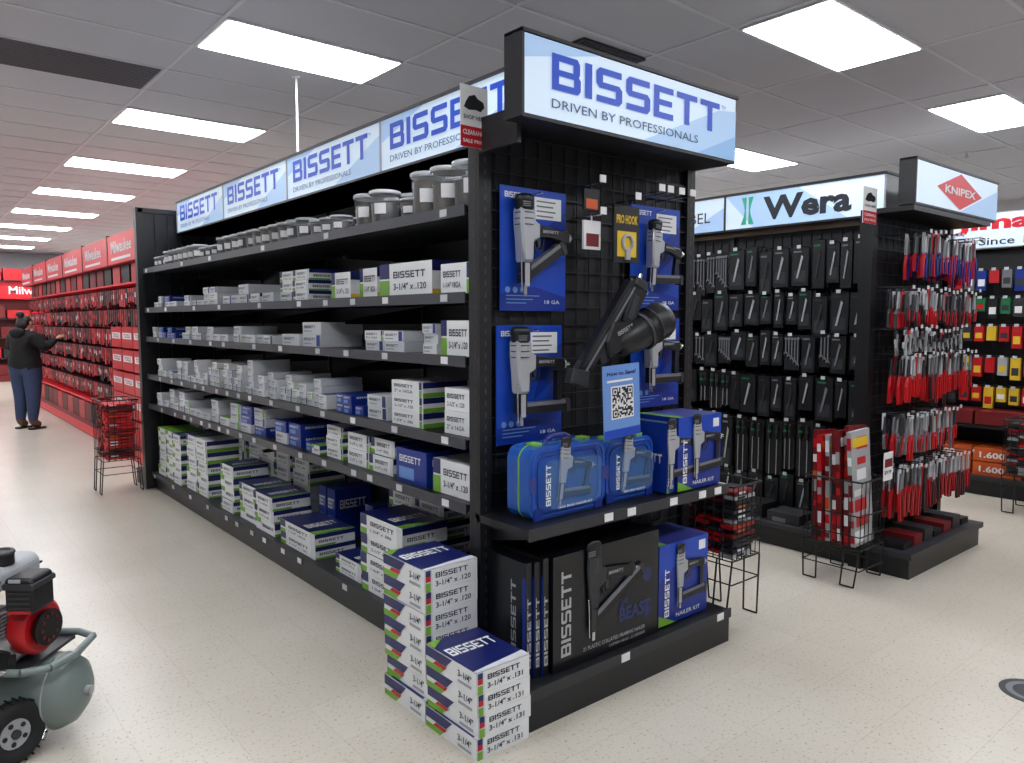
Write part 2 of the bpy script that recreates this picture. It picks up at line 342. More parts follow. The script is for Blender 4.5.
def f1(mb,x,y,z,w,h):
    mb.poly([(0.5,0),(1,0),(1,0.8),(0.9,0.75)],(x,y,z),(w,0,0),(0,0,h),'signb'); mb.poly([(0.78,0),(1,0),(1,0.4)],(x,y-0.0005,z),(w,0,0),(0,0,h),'signb2')
    mb.poly([(0,0.7),(0.3,1),(0,1)],(x,y,z),(w,0,0),(0,0,h),'signb')
    mb.text('BISSETT',(x+w*0.1,y-0.002,z+h*0.38),XP,UP,w*0.80,h*0.47,'signtxt')
    mb.text('TM',(x+w*0.91,y-0.002,z+h*0.78),XP,UP,0.03,0.016,'signtxt')
    mb.text('DRIVEN BY PROFESSIONALS',(x+w*0.1,y-0.002,z+h*0.14),XP,UP,w*0.68,h*0.12,'signtxt2',0.0)
endsign('illuminated_header_sign',1.74,3.03,2.045,2.265,2.56,f1)

# ------------------------------------------------------------------ end cap 1
def gridwall(mb,X0,X1,Y,z0,z1,dx=0.0762,dz=0.0762):
    x=X0+dx/2
    while x<X1: mb.box(x-0.003,x+0.003,Y-0.014,Y-0.009,z0,z1,'wire'); x+=dx
    z=z0+dz/2
    while z<z1: mb.box(X0,X1,Y-0.019,Y-0.014,z-0.003,z+0.003,'wire'); z+=dz
mb=MB()
WY=2.40
mb.box(1.84,3.14,WY,WY+0.03,0.1,2.30,'blackm')
mb.box(1.80,1.86,2.37,2.44,0,2.33,'black'); mb.box(3.11,3.17,2.37,2.44,0,2.33,'black')
for k in range(44):
    z=0.2+k*0.048
    for xx in (1.83,3.14): mb.box(xx-0.004,xx+0.004,2.3685,2.37,z,z+0.02,'lip')
    mb.box(1.7985,1.80,2.39,2.402,z,z+0.02,'dk')
gridwall(mb,1.86,3.11,WY,0.2,2.30)
mb.box(1.8,3.17,2.14,2.44,2.30,2.33,'black')
mb.box(1.80,1.82,2.14,2.38,2.2,2.30,'black')
mb.box(1.82,3.03,2.10,2.42,0,0.14,'black'); mb.box(1.78,3.06,2.04,2.42,0.0,0.125,'black'); mb.box(1.78,3.06,2.04,2.42,0.14,0.158,'black'); mb.box(1.775,3.065,2.032,2.04,0.12,0.165,'dk')
mb.box(1.80,3.06,2.07,2.40,0.735,0.765,'black'); mb.box(1.795,3.065,2.062,2.07,0.725,0.771,'dk')
for xx in (1.86,3.0): mb.prism([(0,0),(0.3,0.07),(0.3,0.09),(0,0.09)],(xx,WY,0.645),(0,-1,0),UP,(0.004,0,0),'black')
for xx in (2.20,2.34,2.62,2.83,2.95): mb.box(xx,xx+0.05,2.0585,2.0615,0.732,0.765,'paper')
for xx in (2.28,2.95): mb.box(xx,xx+0.05,2.0285,2.0315,0.127,0.16,'paper')
mb.build('endcap_display_fixture')

def nailer(mb,slant=0.0,body='silver',accent='black',s=1.0,big=False):
    mb.bprism([(-0.026,0.150),(0.026,0.150),(0.030,0.115),(0.050,0.105),(0.050,0.062),(0.022,0.048),(0.017,-0.012),(-0.015,-0.012),(-0.022,0.045),(-0.028,0.105)],-0.024,0.024,0.008,body)
    mb.lathe([(0.027,0),(0.029,0.004),(0.029,0.022),(0.031,0.024),(0.031,0.036),(0.026,0.046),(0.012,0.050)],(0,0,0.145),UP,accent,18)
    mb.lathe([(0.029,0),(0.029,0.045)],(0,0,0.095),UP,body,18)
    for z in (0.10,0.118,0.136): mb.torus((0,0,z),UP,0.029,0.0018,'dk',18,6)
    for k in (-1,0,1): mb.box(-0.03+0.0,0.0,-0.033,-0.029,0.158+k*0.006,0.161+k*0.006,'grey')
    mb.box(-0.014,0.016,-0.016,0.016,-0.075,-0.010,accent); mb.box(-0.010,0.008,-0.018,-0.015,-0.085,-0.015,body)
    mb.box(-0.006,0.006,-0.008,0.008,-0.112,-0.075,'chrome'); mb.tube([(-0.018,-0.012,-0.10),(-0.02,-0.012,-0.02),(-0.026,-0.02,0.02)],0.0025,'chrome',6)
    mb.bprism([(0.045,0.066),(0.085,0.068),(0.130,0.060),(0.172,0.050),(0.180,0.060),(0.182,0.082),(0.176,0.092),(0.140,0.094),(0.095,0.100),(0.045,0.104)],-0.016,0.016,0.006,accent)
    mb.bprism([(0.058,0.076),(0.090,0.078),(0.130,0.072),(0.130,0.084),(0.090,0.091),(0.058,0.092)],-0.0185,0.0185,0.003,'dk')
    mb.prism([(0.048,0.064),(0.054,0.036),(0.060,0.036),(0.066,0.064)],(0,-0.005,0),XP,UP,(0,0.010,0),'dk')
    mb.tube([(0.04,0,0.055),(0.045,0,0.022),(0.075,0,0.028),(0.082,0,0.064)],0.003,accent,6)
    mb.cyl((0.180,0,0.072),(0.188,0,0.072),0.014,body,12); mb.cyl((0.188,0,0.072),(0.206,0,0.072),0.007,'chrome',10)
    a=slant; c,sn=math.cos(a),math.sin(a); L_=0.20 if not big else 0.27
    def P(u,v): return (-0.004+u*c-v*sn,-0.078+u*sn+v*c)
    mb.bprism([P(0,0),P(L_,0),P(L_,0.034),P(0.0,0.034)],-0.011,0.011,0.003,accent)
    mb.prism([P(0.02,0.024),P(L_-0.01,0.024),P(L_-0.01,0.036),P(0.02,0.036)],(0,-0.0125,0),XP,UP,(0,0.025,0),'grey')
    mb.prism([P(L_-0.012,-0.004),P(L_+0.006,-0.004),P(L_+0.006,0.038),P(L_-0.012,0.038)],(0,-0.014,0),XP,UP,(0,0.028,0),'dk')
    xe,ze=P(L_*0.80,0.034)
    mb.prism([(xe-0.010,ze),(xe+0.012,ze),(0.172,0.052),(0.148,0.054)],(0,-0.009,0),XP,UP,(0,0.018,0),accent)
    mb.text('BISSETT',(0.062,-0.0190,0.080),XP,UP,0.065,0.008,'lgrey')

def card(mb,X0,X1,z0,z1,Y=2.362):
    w=X1-X0; h=z1-z0
    mb.box(X0,X1,Y,Y+0.006,z0,z1,'blue')
    mb.poly([(0,0),(1,0),(1,0.12),(0.5,0.2),(0,0.14)],(X0,Y-0.001,z0),(w,0,0),(0,0,h),'blue2'); mb.poly([(0.55,0.35),(1,0.6),(1,0.85),(0.7,0.7)],(X0,Y-0.001,z0),(w,0,0),(0,0,h),'blue2')
    mb.text('BISSETT',(X0+w*0.06,Y-0.002,z1-h*0.09),XP,UP,w*0.34,h*0.045,'white',0.02)
    mb.quad((X0+w*0.5,Y-0.002,z1-h*0.24),(w*0.42,0,0),(0,0,h*0.18),'white')
    for i in range(4): mb.quad((X0+w*0.53,Y-0.003,z1-h*(0.10+i*0.04)),(w*(0.3-0.04*(i%2)),0,0),(0,0,h*0.012),'grey')
    for i in range(3): mb.quad((X0+w*0.08,Y-0.002,z0+h*(0.12-i*0.03)),(w*(0.5-0.1*i),0,0),(0,0,h*0.008),'lblue')
    for i in range(3): mb.cyl((X0+w*(0.1+i*0.11),Y-0.003,z0+h*0.17),(X0+w*(0.1+i*0.11),Y,z0+h*0.17),w*0.035,'lblue',12)
    mb.text('18 GA',(X0+w*0.66,Y-0.002,z0+h*0.06),XP,UP,w*0.24,h*0.03,'white',0.01)
    mb.cyl((X0+w*0.5,Y,z1-0.02),(X0+w*0.5,Y-0.05,z1-0.02),0.004,'chrome',6)
for (X0,X1,z0,z1,nx,nz,sl,sc,body,rt) in ((1.90,2.26,1.59,2.09,1.985,1.80,0.55,1.32,'silver',0),(1.88,2.24,1.04,1.53,1.965,1.27,0.0,1.32,'lgrey',0),(2.68,3.04,1.60,2.09,2.78,1.81,0.1,1.1,'silver',5),(2.69,3.05,1.13,1.56,2.78,1.34,0.0,1.15,'lgrey',0)):
    e=empty('nail_gun_display_card'); mb=MB(); card(mb,X0,X1,z0,z1); mb.build('backing_card',e)
    mb=MB(); mb.T=Matrix.Translation((nx,2.315,nz))@Matrix.Rotation(math.radians(rt),4,'Y')@Matrix.Scale(sc,4); nailer(mb,sl,body); mb.build('nail_gun',e)
# large framing nailer (hangs nose-down-left)
mb=MB(); mb.T=Matrix.Translation((2.425,2.15,1.49))@Matrix.Rotation(math.radians(-10),4,'Z')@Matrix.Rotation(math.radians(15),4,'Y')@Matrix.Scale(1.24,4)
ax=(0.62,0,0.52)
mb.lathe([(0.03,-0.05),(0.045,-0.03),(0.05,0.0),(0.056,0.02),(0.06,0.07),(0.068,0.08),(0.07,0.085),(0.062,0.09),(0.064,0.12),(0.068,0.16),(0.06,0.185),(0.04,0.195),(0.015,0.198)],(0.0,0,-0.02),ax,'black',24)
mb.torus((0.055,0,0.027),ax,0.066,0.005,'lip',24,8); mb.torus((0.09,0,0.056),ax,0.066,0.003,'lip',24,8)
for i in range(8):
    t=i*math.pi/4; mb.cyl((0.105+0.025*math.cos(t)*-0.52,0.04*math.sin(t),0.1+0.03*math.cos(t)),(0.118+0.025*math.cos(t)*-0.52,0.04*math.sin(t),0.11+0.03*math.cos(t)),0.005,'grey',6)
mb.bprism([(-0.02,-0.055),(0.015,-0.03),(-0.03,0.04),(-0.09,0.02),(-0.10,-0.05),(-0.07,-0.10)],-0.032,0.032,0.008,'black')
mb.bprism([(-0.13,-0.06),(-0.09,-0.13),(-0.07,-0.12),(-0.05,-0.06)],-0.016,0.016,0.004,'dk')
mb.bprism([(-0.045,0.03),(0.005,0.01),(0.015,0.09),(0.03,0.155),(0.0,0.17),(-0.03,0.155),(-0.04,0.09)],-0.022,0.022,0.006,'blackm')
mb.bprism([(-0.035,0.05),(-0.01,0.045),(0.0,0.13),(-0.02,0.14)],-0.0245,0.0245,0.003,'dk')
mb.bprism([(-0.03,0.17),(0.03,0.155),(0.02,0.19),(-0.03,0.20)],-0.024,0.024,0.005,'dk')
mb.cyl((-0.0,0,0.19),(-0.0,0,0.215),0.009,'chrome',10)
mb.bprism([(-0.05,0.185),(-0.005,0.195),(-0.135,-0.20),(-0.19,-0.19)],-0.018,0.018,0.005,'black')
mb.prism([(-0.030,0.16),(-0.022,0.162),(-0.15,-0.18),(-0.158,-0.178)],(0,-0.0195,0),XP,UP,(0,0.001,0),'grey')
mb.prism([(-0.048,0.15),(-0.040,0.15),(-0.155,-0.15),(-0.163,-0.15)],(0,-0.0195,0),XP,UP,(0,0.001,0),'dk')
mb.bprism([(-0.135,-0.16),(-0.125,-0.215),(-0.20,-0.215),(-0.20,-0.165)],-0.024,0.024,0.005,'dk')
mb.prism([(-0.055,0.0),(-0.065,-0.02),(-0.05,0.06),(-0.042,0.06)],(0,-0.006,0),XP,UP,(0,0.012,0),'dk')
mb.text('BISSETT',(-0.06,-0.0335,-0.02),(0.62,0,0.52),(-0.52,0,0.62),0.07,0.014,'lgrey',0.01)
mb.cyl((0.01,0.02,0.10),(0.03,0.19,0.10),0.005,'chrome',8)
mb.build('framing_nail_gun')
def pack(mb,x,z,y,w,h,c1,c2,t=''):
    mb.box(x,x+w,y,y+0.012,z,z+h,c1); mb.quad((x+w*0.12,y-0.001,z+h*0.1),(w*0.76,0,0),(0,0,h*0.45),c2)
    if t:
        mb.text(t,(x+w*0.08,y-0.002,z+h*0.68),XP,UP,w*0.84,h*0.16,'yellow' if c1=='blackm' else 'black',0.03)
        mb.torus((x+w*0.5,y-0.006,z+h*0.35),(0,1,0),w*0.2,0.008,'lgrey',16,6); mb.box(x+w*0.42,x+w*0.58,y-0.012,y,z+h*0.05,z+h*0.2,'lgrey')
    mb.tube([(x+w/2,WY-0.02,z+h+0.02),(x+w/2,y-0.05,z+h+0.02),(x+w/2,y-0.06,z+h+0.035)],0.003,'chrome',6)
    mb.box(x+w/2-0.018,x+w/2+0.018,y-0.064,y-0.061,z+h+0.02,z+h+0.05,'paper')
    mb.cyl((x+w/2,y+0.006,z+h),(x+w/2,y+0.006,z+h+0.022),0.004,c1,6)
mb=MB(); pack(mb,2.26,1.85,2.25,0.10,0.12,'paper','dred'); pack(mb,2.26,2.01,2.25,0.09,0.09,'blackm','orange'); mb.build('hook_accessory_pack')
mb=MB(); pack(mb,2.39,1.80,2.20,0.16,0.24,'blackm','yellow','PRO HOOK'); mb.build('tool_hook_pack')
mb=MB()
for X in (2.66,2.72,2.80,2.88): mb.tube([(X,WY-0.02,2.12),(X,2.18,2.12),(X,2.17,2.14)],0.003,'chrome',6); mb.box(X-0.02,X+0.02,2.164,2.167,2.12,2.15,'paper')
mb.build('display_hooks')
# QR sign
mb=MB(); X0,z0,w,h,Y=2.205,1.065,0.22,0.30,2.07
mb.T=Matrix.Translation((X0,Y,z0))@Matrix.Rotation(math.radians(-3),4,'Y')
mb.box(0,w,0,0.004,0,h,'lblue'); mb.quad((0,-0.001,0),(w,0,0),(0,0,h*0.12),'blue'); mb.quad((w*0.2,-0.001,h*0.26),(w*0.62,0,0),(0,0,w*0.62),'paper')
mb.text('How to Save?',(w*0.1,-0.002,h*0.86),XP,UP,w*0.8,h*0.06,'navy',0.01); mb.quad((w*0.1,-0.002,h*0.77),(w*0.7,0,0),(0,0,h*0.03),'white')
rq=random.Random(3); nq=15; c=w*0.56/nq; qz=h*0.26+w*0.03
for i in range(nq):
    for j in range(nq):
        if rq.random()<0.5: mb.quad((w*0.23+i*c,-0.002,qz+j*c),(c,0,0),(0,0,c),'blackm')
for i,j in ((0,0),(0,nq-4),(nq-4,nq-4)):
    mb.quad((w*0.23+i*c,-0.0025,qz+j*c),(c*4,0,0),(0,0,c*4),'blackm'); mb.quad((w*0.23+(i+.7)*c,-0.003,qz+(j+.7)*c),(c*2.6,0,0),(0,0,c*2.6),'paper'); mb.quad((w*0.23+(i+1.3)*c,-0.0035,qz+(j+1.3)*c),(c*1.4,0,0),(0,0,c*1.4),'blackm')
mb.cyl((w*0.5,0.003,h-0.01),(w*0.5,0.31,h-0.01),0.003,'chrome',6)
mb.build('qr_code_sign')
def toolcase(x,y,w,h,rot=0,d=0.13):
    e=empty('tool_case',(x,y,0.768)); e.rotation_euler=(0,0,rot)
    mb=MB(); z=h/2
    mb.prism(rr(w*0.9,h*0.88,0.05,6,0,z),(0,-d*0.38,0),XP,UP,(0,d*0.76,0),'casein',True)
    mb.prism(rr(w,h,0.055,6,0,z),(0,-d/2,0),XP,UP,(0,d*0.44,0),'case',True); mb.prism(rr(w,h,0.055,6,0,z),(0,0.0,0),XP,UP,(0,d/2,0),'case',True)
    mb.prism(rr(w*1.012,h*0.998,0.055,6,0,z),(0,-d*0.045,0),XP,UP,(0,d*0.035,0),'lime',True)
    for k,s in ((0,0.93),(1,0.80)):
        pts=rr(w*s,h*s*0.96,0.045,6,0,z-0.004)
        mb.tube([(a,-d/2-0.002,b_) for a,b_ in pts+[pts[0]]],0.004,'blue' if k==0 else 'blue2',6)
    mb.prism(rr(w*0.70,h*0.66,0.04,5,0.015,z-0.01),(0,-d/2-0.03,0),XP,UP,(0,0.03,0),'casew',True)
    pts=[(-w*0.17,h-0.01),(-w*0.15,h+0.012),(-w*0.08,h+0.024),(w*0.08,h+0.024),(w*0.15,h+0.012),(w*0.17,h-0.01)]
    mb.tube([(a,0,b_) for a,b_ in pts],0.011,'purplepl',8)
    for sx in (-0.32,0.32): mb.box(sx*w-0.02,sx*w+0.02,-d*0.25,d*0.12,h-0.022,h+0.008,'lime')
    for sx in (-1,1):
        mb.box(sx*w*0.40-0.022,sx*w*0.40+0.022,-d/2-0.01,-d/2,0.0,0.045,'blue2')
        mb.box(sx*w*0.47-0.010,sx*w*0.47+0.010,-d/2-0.010,-d/2,h*0.4,h*0.6,'purplepl')
    mb.text('BISSETT',(-w*0.30,-d/2-0.032,0.06),UP,(-1,0,0),h*0.56,w*0.06,'white',0.02)
    mb.text('18GA BRAD NAILER KIT',(-w*0.2,-d/2-0.032,0.04),XP,UP,w*0.45,0.010,'white',0.01)
    mb.build('case_shell',e)
    mb=MB(); mb.T=Matrix.Translation((-w*0.10,-d/2-0.008,h*0.50))@Matrix.Diagonal((0.9,0.3,0.9,1))@Matrix.Rotation(math.radians(8),4,'Y'); nailer(mb,0.1,'lgrey'); mb.build('nail_gun_insert',e)
toolcase(2.085,2.22,0.43,0.29,0.02); toolcase(2.475,2.24,0.32,0.27,0.0)
def toolbox_carton(name,x0,x1,y0,y1,z0,z1):
    mb=MB(); w=x1-x0; h=z1-z0; d=y1-y0
    mb.box(x0,x1,y0,y1,z0,z1,'blue2'); mb.poly([(0,.55),(.5,.8),(1,.7),(1,1),(0,1)],(x0,y0-0.001,z0),(w,0,0),(0,0,h),'blue')
    mb.quad((x0,y0,z1+0.001),(w,0,0),(0,d,0),'purplepl'); mb.quad((x0+w*0.0,y0,z1+0.002),(w*0.14,0,0),(0,d,0),'green')
    mb.text('BISSETT',(x0-0.002,y1-d*0.12,z0+h*0.42),XM,UP,d*0.76,h*0.13,'white',0.02)
    mb.poly([(0,0),(0.35,0),(0,0.14)],(x0,y0-0.002,z0),(w,0,0),(0,0,h),'green')
    mb.text('BISSETT',(x0+w*0.2,y0-0.003,z0+h*0.1),UP,(-1,0,0),h*0.6,w*0.09,'white',0.02)
    mb.quad((x0+w*0.80,y0-0.002,z0+h*0.82),(w*0.14,0,0),(0,0,h*0.12),'white')
    mb.text('NAILER KIT',(x0+w*0.34,y0-0.003,z0+h*0.06),XP,UP,w*0.5,h*0.05,'white',0.01)
    mb.T=Matrix.Translation((x0+w*0.40,y0-0.008,z0+h*0.46))@Matrix.Diagonal((1.0,0.22,1.0,1)); nailer(mb,0.05,'lgrey')
    mb.T=None; return mb.build(name)
toolbox_carton('nail_gun_carton',2.72,3.045,2.10,2.34,0.772,1.11); toolbox_carton('nail_gun_carton',2.655,2.71,2.11,2.34,0.772,1.09)
toolbox_carton('nail_gun_carton',2.60,2.96,2.10,2.34,0.167,0.54)
mb=MB()
for (x0,x1,y0,y1,z1,) in ((1.83,1.862,2.12,2.36,0.62),(1.865,1.897,2.11,2.36,0.62),(1.9,1.93,2.10,2.36,0.63)):
    mb.box(x0,x1,y0,y1,0.16,z1,'beast'); mb.text('BISSETT',(x0-0.001,y0+0.06,0.22),UP,(0,1,0),0.32,0.03,'silver',0.02); mb.quad((x0-0.001,y0,0.16),(0,0.02,0),(0,0,0.4),'blue2')
    mb.text('BISSETT',(x0+0.025,y0-0.001,0.2),UP,(-1,0,0),0.28,0.018,'silver',0.02)
mb.build('nail_gun_carton')
mb=MB(); x0,y0,w,h=1.94,2.085,0.635,0.47
mb.box(x0,x0+w,y0,y0+0.2,0.16,0.16+h,'beast')
rb=random.Random(5)
for i in range(24):
    cx=rb.uniform(0.35,0.9); cz=rb.uniform(0.12,0.85); r=rb.uniform(0.03,0.09)
    mb.poly([(cx+r*0.8*math.cos(t)*rb.uniform(.6,1),cz+r*math.sin(t)*rb.uniform(.6,1)) for t in [k*math.pi/5 for k in range(10)]],(x0,y0-0.001-i*0.00002,0.16),(w,0,0),(0,0,h),'beast' if i%3 else 'navy')
mb.text('BISSETT',(x0+w*0.15,y0-0.003,0.16+h*0.12),UP,(-1,0,0),h*0.74,w*0.085,'silver',0.03)
mb.text('BEAST',(x0+w*0.60,y0-0.003,0.16+h*0.24),XP,UP,w*0.32,h*0.13,'smoke',0.03)
mb.text('21 PLASTIC COLLATED FRAMING NAILER',(x0+w*0.26,y0-0.003,0.16+h*0.1),XP,UP,w*0.6,h*0.035,'lgrey',0.01)
mb.text('CLIPPED HEAD - 21 DEGREE',(x0+w*0.5,y0-0.003,0.16+h*0.05),XP,UP,w*0.36,h*0.025,'lgrey',0.01)
mb.text('THE',(x0+w*0.6,y0-0.003,0.16+h*0.40),XP,UP,w*0.08,h*0.05,'smoke',0.02)
mb.T=Matrix.Translation((x0+w*0.34,y0-0.010,0.16+h*0.50))@Matrix.Diagonal((1.35,0.28,1.35,1)); nailer(mb,0.5,'dk','blackm',big=True)
mb.T=None; mb.build('framing_nail_gun_carton')

# ------------------------------------------------------------------ merchandise on main gondola
def stackrow(mb,z,specs,xf=1.825):
    for (y0,y1,dy,h,n,st) in specs:
        y=y0
        while y+dy<=y1+1e-6:
            k=n if isinstance(n,int) else R.randint(*n)
            xj=R.uniform(0,0.03)
            for j in range(k):
                jj=R.uniform(0,0.012); s=st if len(st)==1 else R.choice(st)
                nbox(mb,xf+xj+jj,xf+xj+jj+0.26,y+R.uniform(0,0.003),y+dy-0.006,z+j*h,z+(j+1)*h,s)
            y+=dy+(R.uniform(0.02,0.05) if R.random()<0.12 else 0)
mb=MB()
stackrow(mb,1.661,[(2.48,2.70,0.22,0.13,1,'W'),(2.76,3.24,0.46,0.155,1,'T'),(3.28,3.48,0.18,0.15,1,'T'),(3.5,3.95,0.22,0.14,1,'T'),(4.0,4.5,0.22,0.06,(2,3),'BA'),(4.55,5.5,0.19,0.065,(1,3),'BBA'),(5.55,6.5,0.16,0.045,(1,3),'B'),(6.55,7.3,0.14,0.05,(1,2),'BBC')])
stackrow(mb,1.401,[(2.48,2.72,0.22,0.15,1,'T'),(2.76,3.0,0.12,0.045,(2,3),'AB'),(3.02,3.4,0.19,0.05,2,'WB'),(3.9,4.5,0.25,0.07,(1,2),'B'),(4.55,5.3,0.15,0.055,(1,2),'B'),(5.4,6.6,0.15,0.05,(1,2),'B'),(6.6,7.3,0.14,0.045,(1,2),'BC')])
stackrow(mb,1.061,[(2.48,2.70,0.22,0.10,2,'W'),(2.84,3.14,0.28,0.07,3,'W'),(3.18,3.4,0.2,0.06,2,'B'),(3.42,3.75,0.1,0.05,(1,2),'CB'),(3.8,4.7,0.1,0.04,(2,4),'B'),(4.7,6.4,0.1,0.045,(1,5),'B'),(6.4,7.3,0.13,0.05,(1,3),'B')])
stackrow(mb,0.791,[(2.48,2.80,0.30,0.15,1,'T'),(2.82,3.10,0.27,0.16,1,'C'),(3.14,3.64,0.24,0.085,2,'WA'),(3.68,3.9,0.2,0.06,3,'W'),(3.92,4.15,0.11,0.05,(1,2),'CG'),(4.2,4.7,0.18,0.07,(1,2),'CAB'),(4.75,5.6,0.2,0.06,(1,3),'BBC'),(5.65,7.3,0.16,0.055,(1,3),'B')])
stackrow(mb,0.161,[(3.02,3.44,0.42,0.10,4,'A'),(3.48,3.78,0.30,0.05,2,'A'),(4.0,4.55,0.5,0.075,2,'A'),(4.6,5.3,0.33,0.085,3,'AG'),(5.35,5.9,0.27,0.085,4,'AG'),(5.95,6.5,0.27,0.09,5,'WAG'),(6.55,7.3,0.24,0.085,5,'AG')])
stackrow(mb,0.161,[(3.85,3.95,0.1,0.3,1,'C'),(4.3,4.6,0.12,0.32,1,'C')],2.1)
stackrow(mb,0.161,[(3.1,3.7,0.28,0.09,(4,6),'A'),(4.7,7.3,0.28,0.09,(5,7),'BAW')],2.1)
mb.build('nail_cartons')
# tubs
mb=MB()
def tub(x,y,z,r,h,lid='blackm'):
    mb.lathe([(r*0.88,0.0),(r*0.9,0.004),(r,h*0.9),(r,h*0.92)],(x,y,z),UP,'tub',18,caps=False)
    f=R.uniform(0.55,0.85)
    mb.lathe([(r*0.84,0.003),(r*(0.84+0.1*f),h*f),(r*0.6,h*(f+0.03)),(r*0.1,h*(f+0.05))],(x,y,z+0.002),UP,R.choice(('nails','nails','nails2')),14)
    mb.lathe([(r*1.05,0),(r*1.05,h*0.06),(r*0.95,h*0.08)],(x,y,z+h*0.9),UP,lid,18)
    mb.torus((x,y,z+h*0.88),UP,r*1.02,0.003,'lgrey',18,6)
    n=6; vs=[]; c0=R.uniform(170,215)
    for i in range(n+1):
        a=math.radians(c0+48*i/n)
        for zz in (0.30,0.60): vs.append((x+r*1.01*math.cos(a)*(0.93+0.07*zz),y+r*1.01*math.sin(a)*(0.93+0.07*zz),z+h*zz))
    mb.add(vs,[(2*i,2*i+2,2*i+3,2*i+1) for i in range(n)],'paper',True)
for (y0,y1,r,h,rows) in ((2.56,2.9,0.075,0.20,2),(3.0,3.12,0.062,0.10,2),(3.26,3.5,0.074,0.17,2),(3.72,4.1,0.06,0.10,2),(4.15,4.9,0.064,0.13,2),(4.95,5.6,0.065,0.13,2),(5.65,5.95,0.06,0.09,2),(6.1,6.9,0.06,0.13,2),(6.95,7.25,0.055,0.1,2)):
    y=y0
    while y<=y1:
        for k in range(rows): tub(1.90+k*r*2.25,y,2.011,r,h,R.choice(['lid','lid','tag','lgrey']))
        y+=r*2.15
mb.build('fastener_tubs')
def promo(x,y,z0,z1,w):
    mb=MB(); h=z1-z0; mb.box(x,x+w,y,y+0.003,z0,z1,'paper'); mb.quad((x,y-0.001,z0),(w,0,0),(0,0,h*0.34),'red')
    mb.text('CLEARANCE',(x+w*0.08,y-0.002,z0+h*0.2),XP,UP,w*0.84,h*0.08,'paper',0.02); mb.text('SALE PRICE',(x+w*0.08,y-0.002,z0+h*0.07),XP,UP,w*0.84,h*0.06,'paper',0.02)
    mb.prism([(0.12,0.64),(0.3,0.60),(0.55,0.62),(0.72,0.60),(0.86,0.68),(0.82,0.76),(0.62,0.80),(0.5,0.86),(0.3,0.82),(0.2,0.74)],(x,y-0.003,z0),(w,0,0),(0,0,h),(0,0.002,0),'blackm')
    mb.text('SHOP HERE',(x+w*0.1,y-0.002,z0+h*0.45),XP,UP,w*0.8,h*0.07,'blackm',0.02); mb.cyl((x+w-0.01,y+0.002,z0+0.06),(x+w+0.04,y+0.012,z0+0.06),0.004,'chrome',6)
    return mb.build('promo_sign_card')
promo(1.70,2.352,2.21,2.44,0.13); promo(4.40,2.10,2.12,2.33,0.17)

# floor stacks
mb=MB()
for j in range(7):
    o=R.uniform(-0.010,0.010); nbox(mb,1.525+o,1.78+o,2.355,2.66,j*0.0855,(j+1)*0.0855,'S','3-1/4" x .120')
for j in range(4):
    o=R.uniform(-0.008,0.006); nbox(mb,1.52+o,1.768+o,2.02,2.34,j*0.08,(j+1)*0.08,'S','3-1/4" x .131')
mb.build('nail_carton_stack')

# ------------------------------------------------------------------ wire bins
def wirebin(x0,x1,y0,y1,zb,zt,goods):
    e=empty('wire_dump_bin'); mb=MB(); r=0.004
    for z in (zb,zb+0.08,(zb+zt)/2,zt):
        mb.tube([(x0,y0,z),(x1,y0,z),(x1,y1,z),(x0,y1,z),(x0,y0,z)],r if z!=zt else 0.006,'blackm',6)
    n=6
    for i in range(n+1):
        x=x0+(x1-x0)*i/n; y=y0+(y1-y0)*i/n
        for yy in (y0,y1): mb.cyl((x,yy,zb),(x,yy,zt),0.003,'blackm',5)
        for xx in (x0,x1): mb.cyl((xx,y,zb),(xx,y,zt),0.003,'blackm',5)
        mb.cyl((x,y0,zb),(x,y1,zb),0.003,'blackm',5)
    s=0.02
    for xx,sx in ((x0,-1),(x1,1)):
        mb.tube([(xx,y0,zb),(xx+sx*s,y0+0.02,0.006),(xx+sx*s,y0+0.10,0.006),(xx,y0+0.09,zb)],0.005,'blackm',6)
        mb.tube([(xx,y1,zb),(xx+sx*s,y1-0.02,0.006),(xx+sx*s,y1-0.10,0.006),(xx,y1-0.09,zb)],0.005,'blackm',6)
    mb.tube([(x0,y0,zb-0.12),(x1,y0,zb-0.12),(x1,y1,zb-0.12),(x0,y1,zb-0.12),(x0,y0,zb-0.12)],0.004,'blackm',6)
    mb.build('wire_frame',e); mb=MB(); goods(mb,x0,x1,y0,y1,zb,zt); mb.build('bin_goods',e)
def g_flat(mb,x0,x1,y0,y1,zb,zt,cols=('dred','dk','blackm','red','dk','lgrey')):
    rg=random.Random(int(x0*100))
    z=zb+0.008
    while z<zt-0.04:
        for k in range(4):
            a=x0+0.015; b=x1-0.015; yy=y0+0.015+k*(y1-y0-0.03)/4
            mb.box(a+rg.uniform(0,0.04),b-rg.uniform(0,0.05),yy,yy+(y1-y0-0.03)/4-0.006,z,z+0.018,rg.choice(cols))
            mb.quad((a+0.05,yy-0.001,z+0.003),(0.06,0,0),(0,0,0.012),rg.choice(('orange','offw','dk')))
        z+=0.022+rg.uniform(0,0.006)
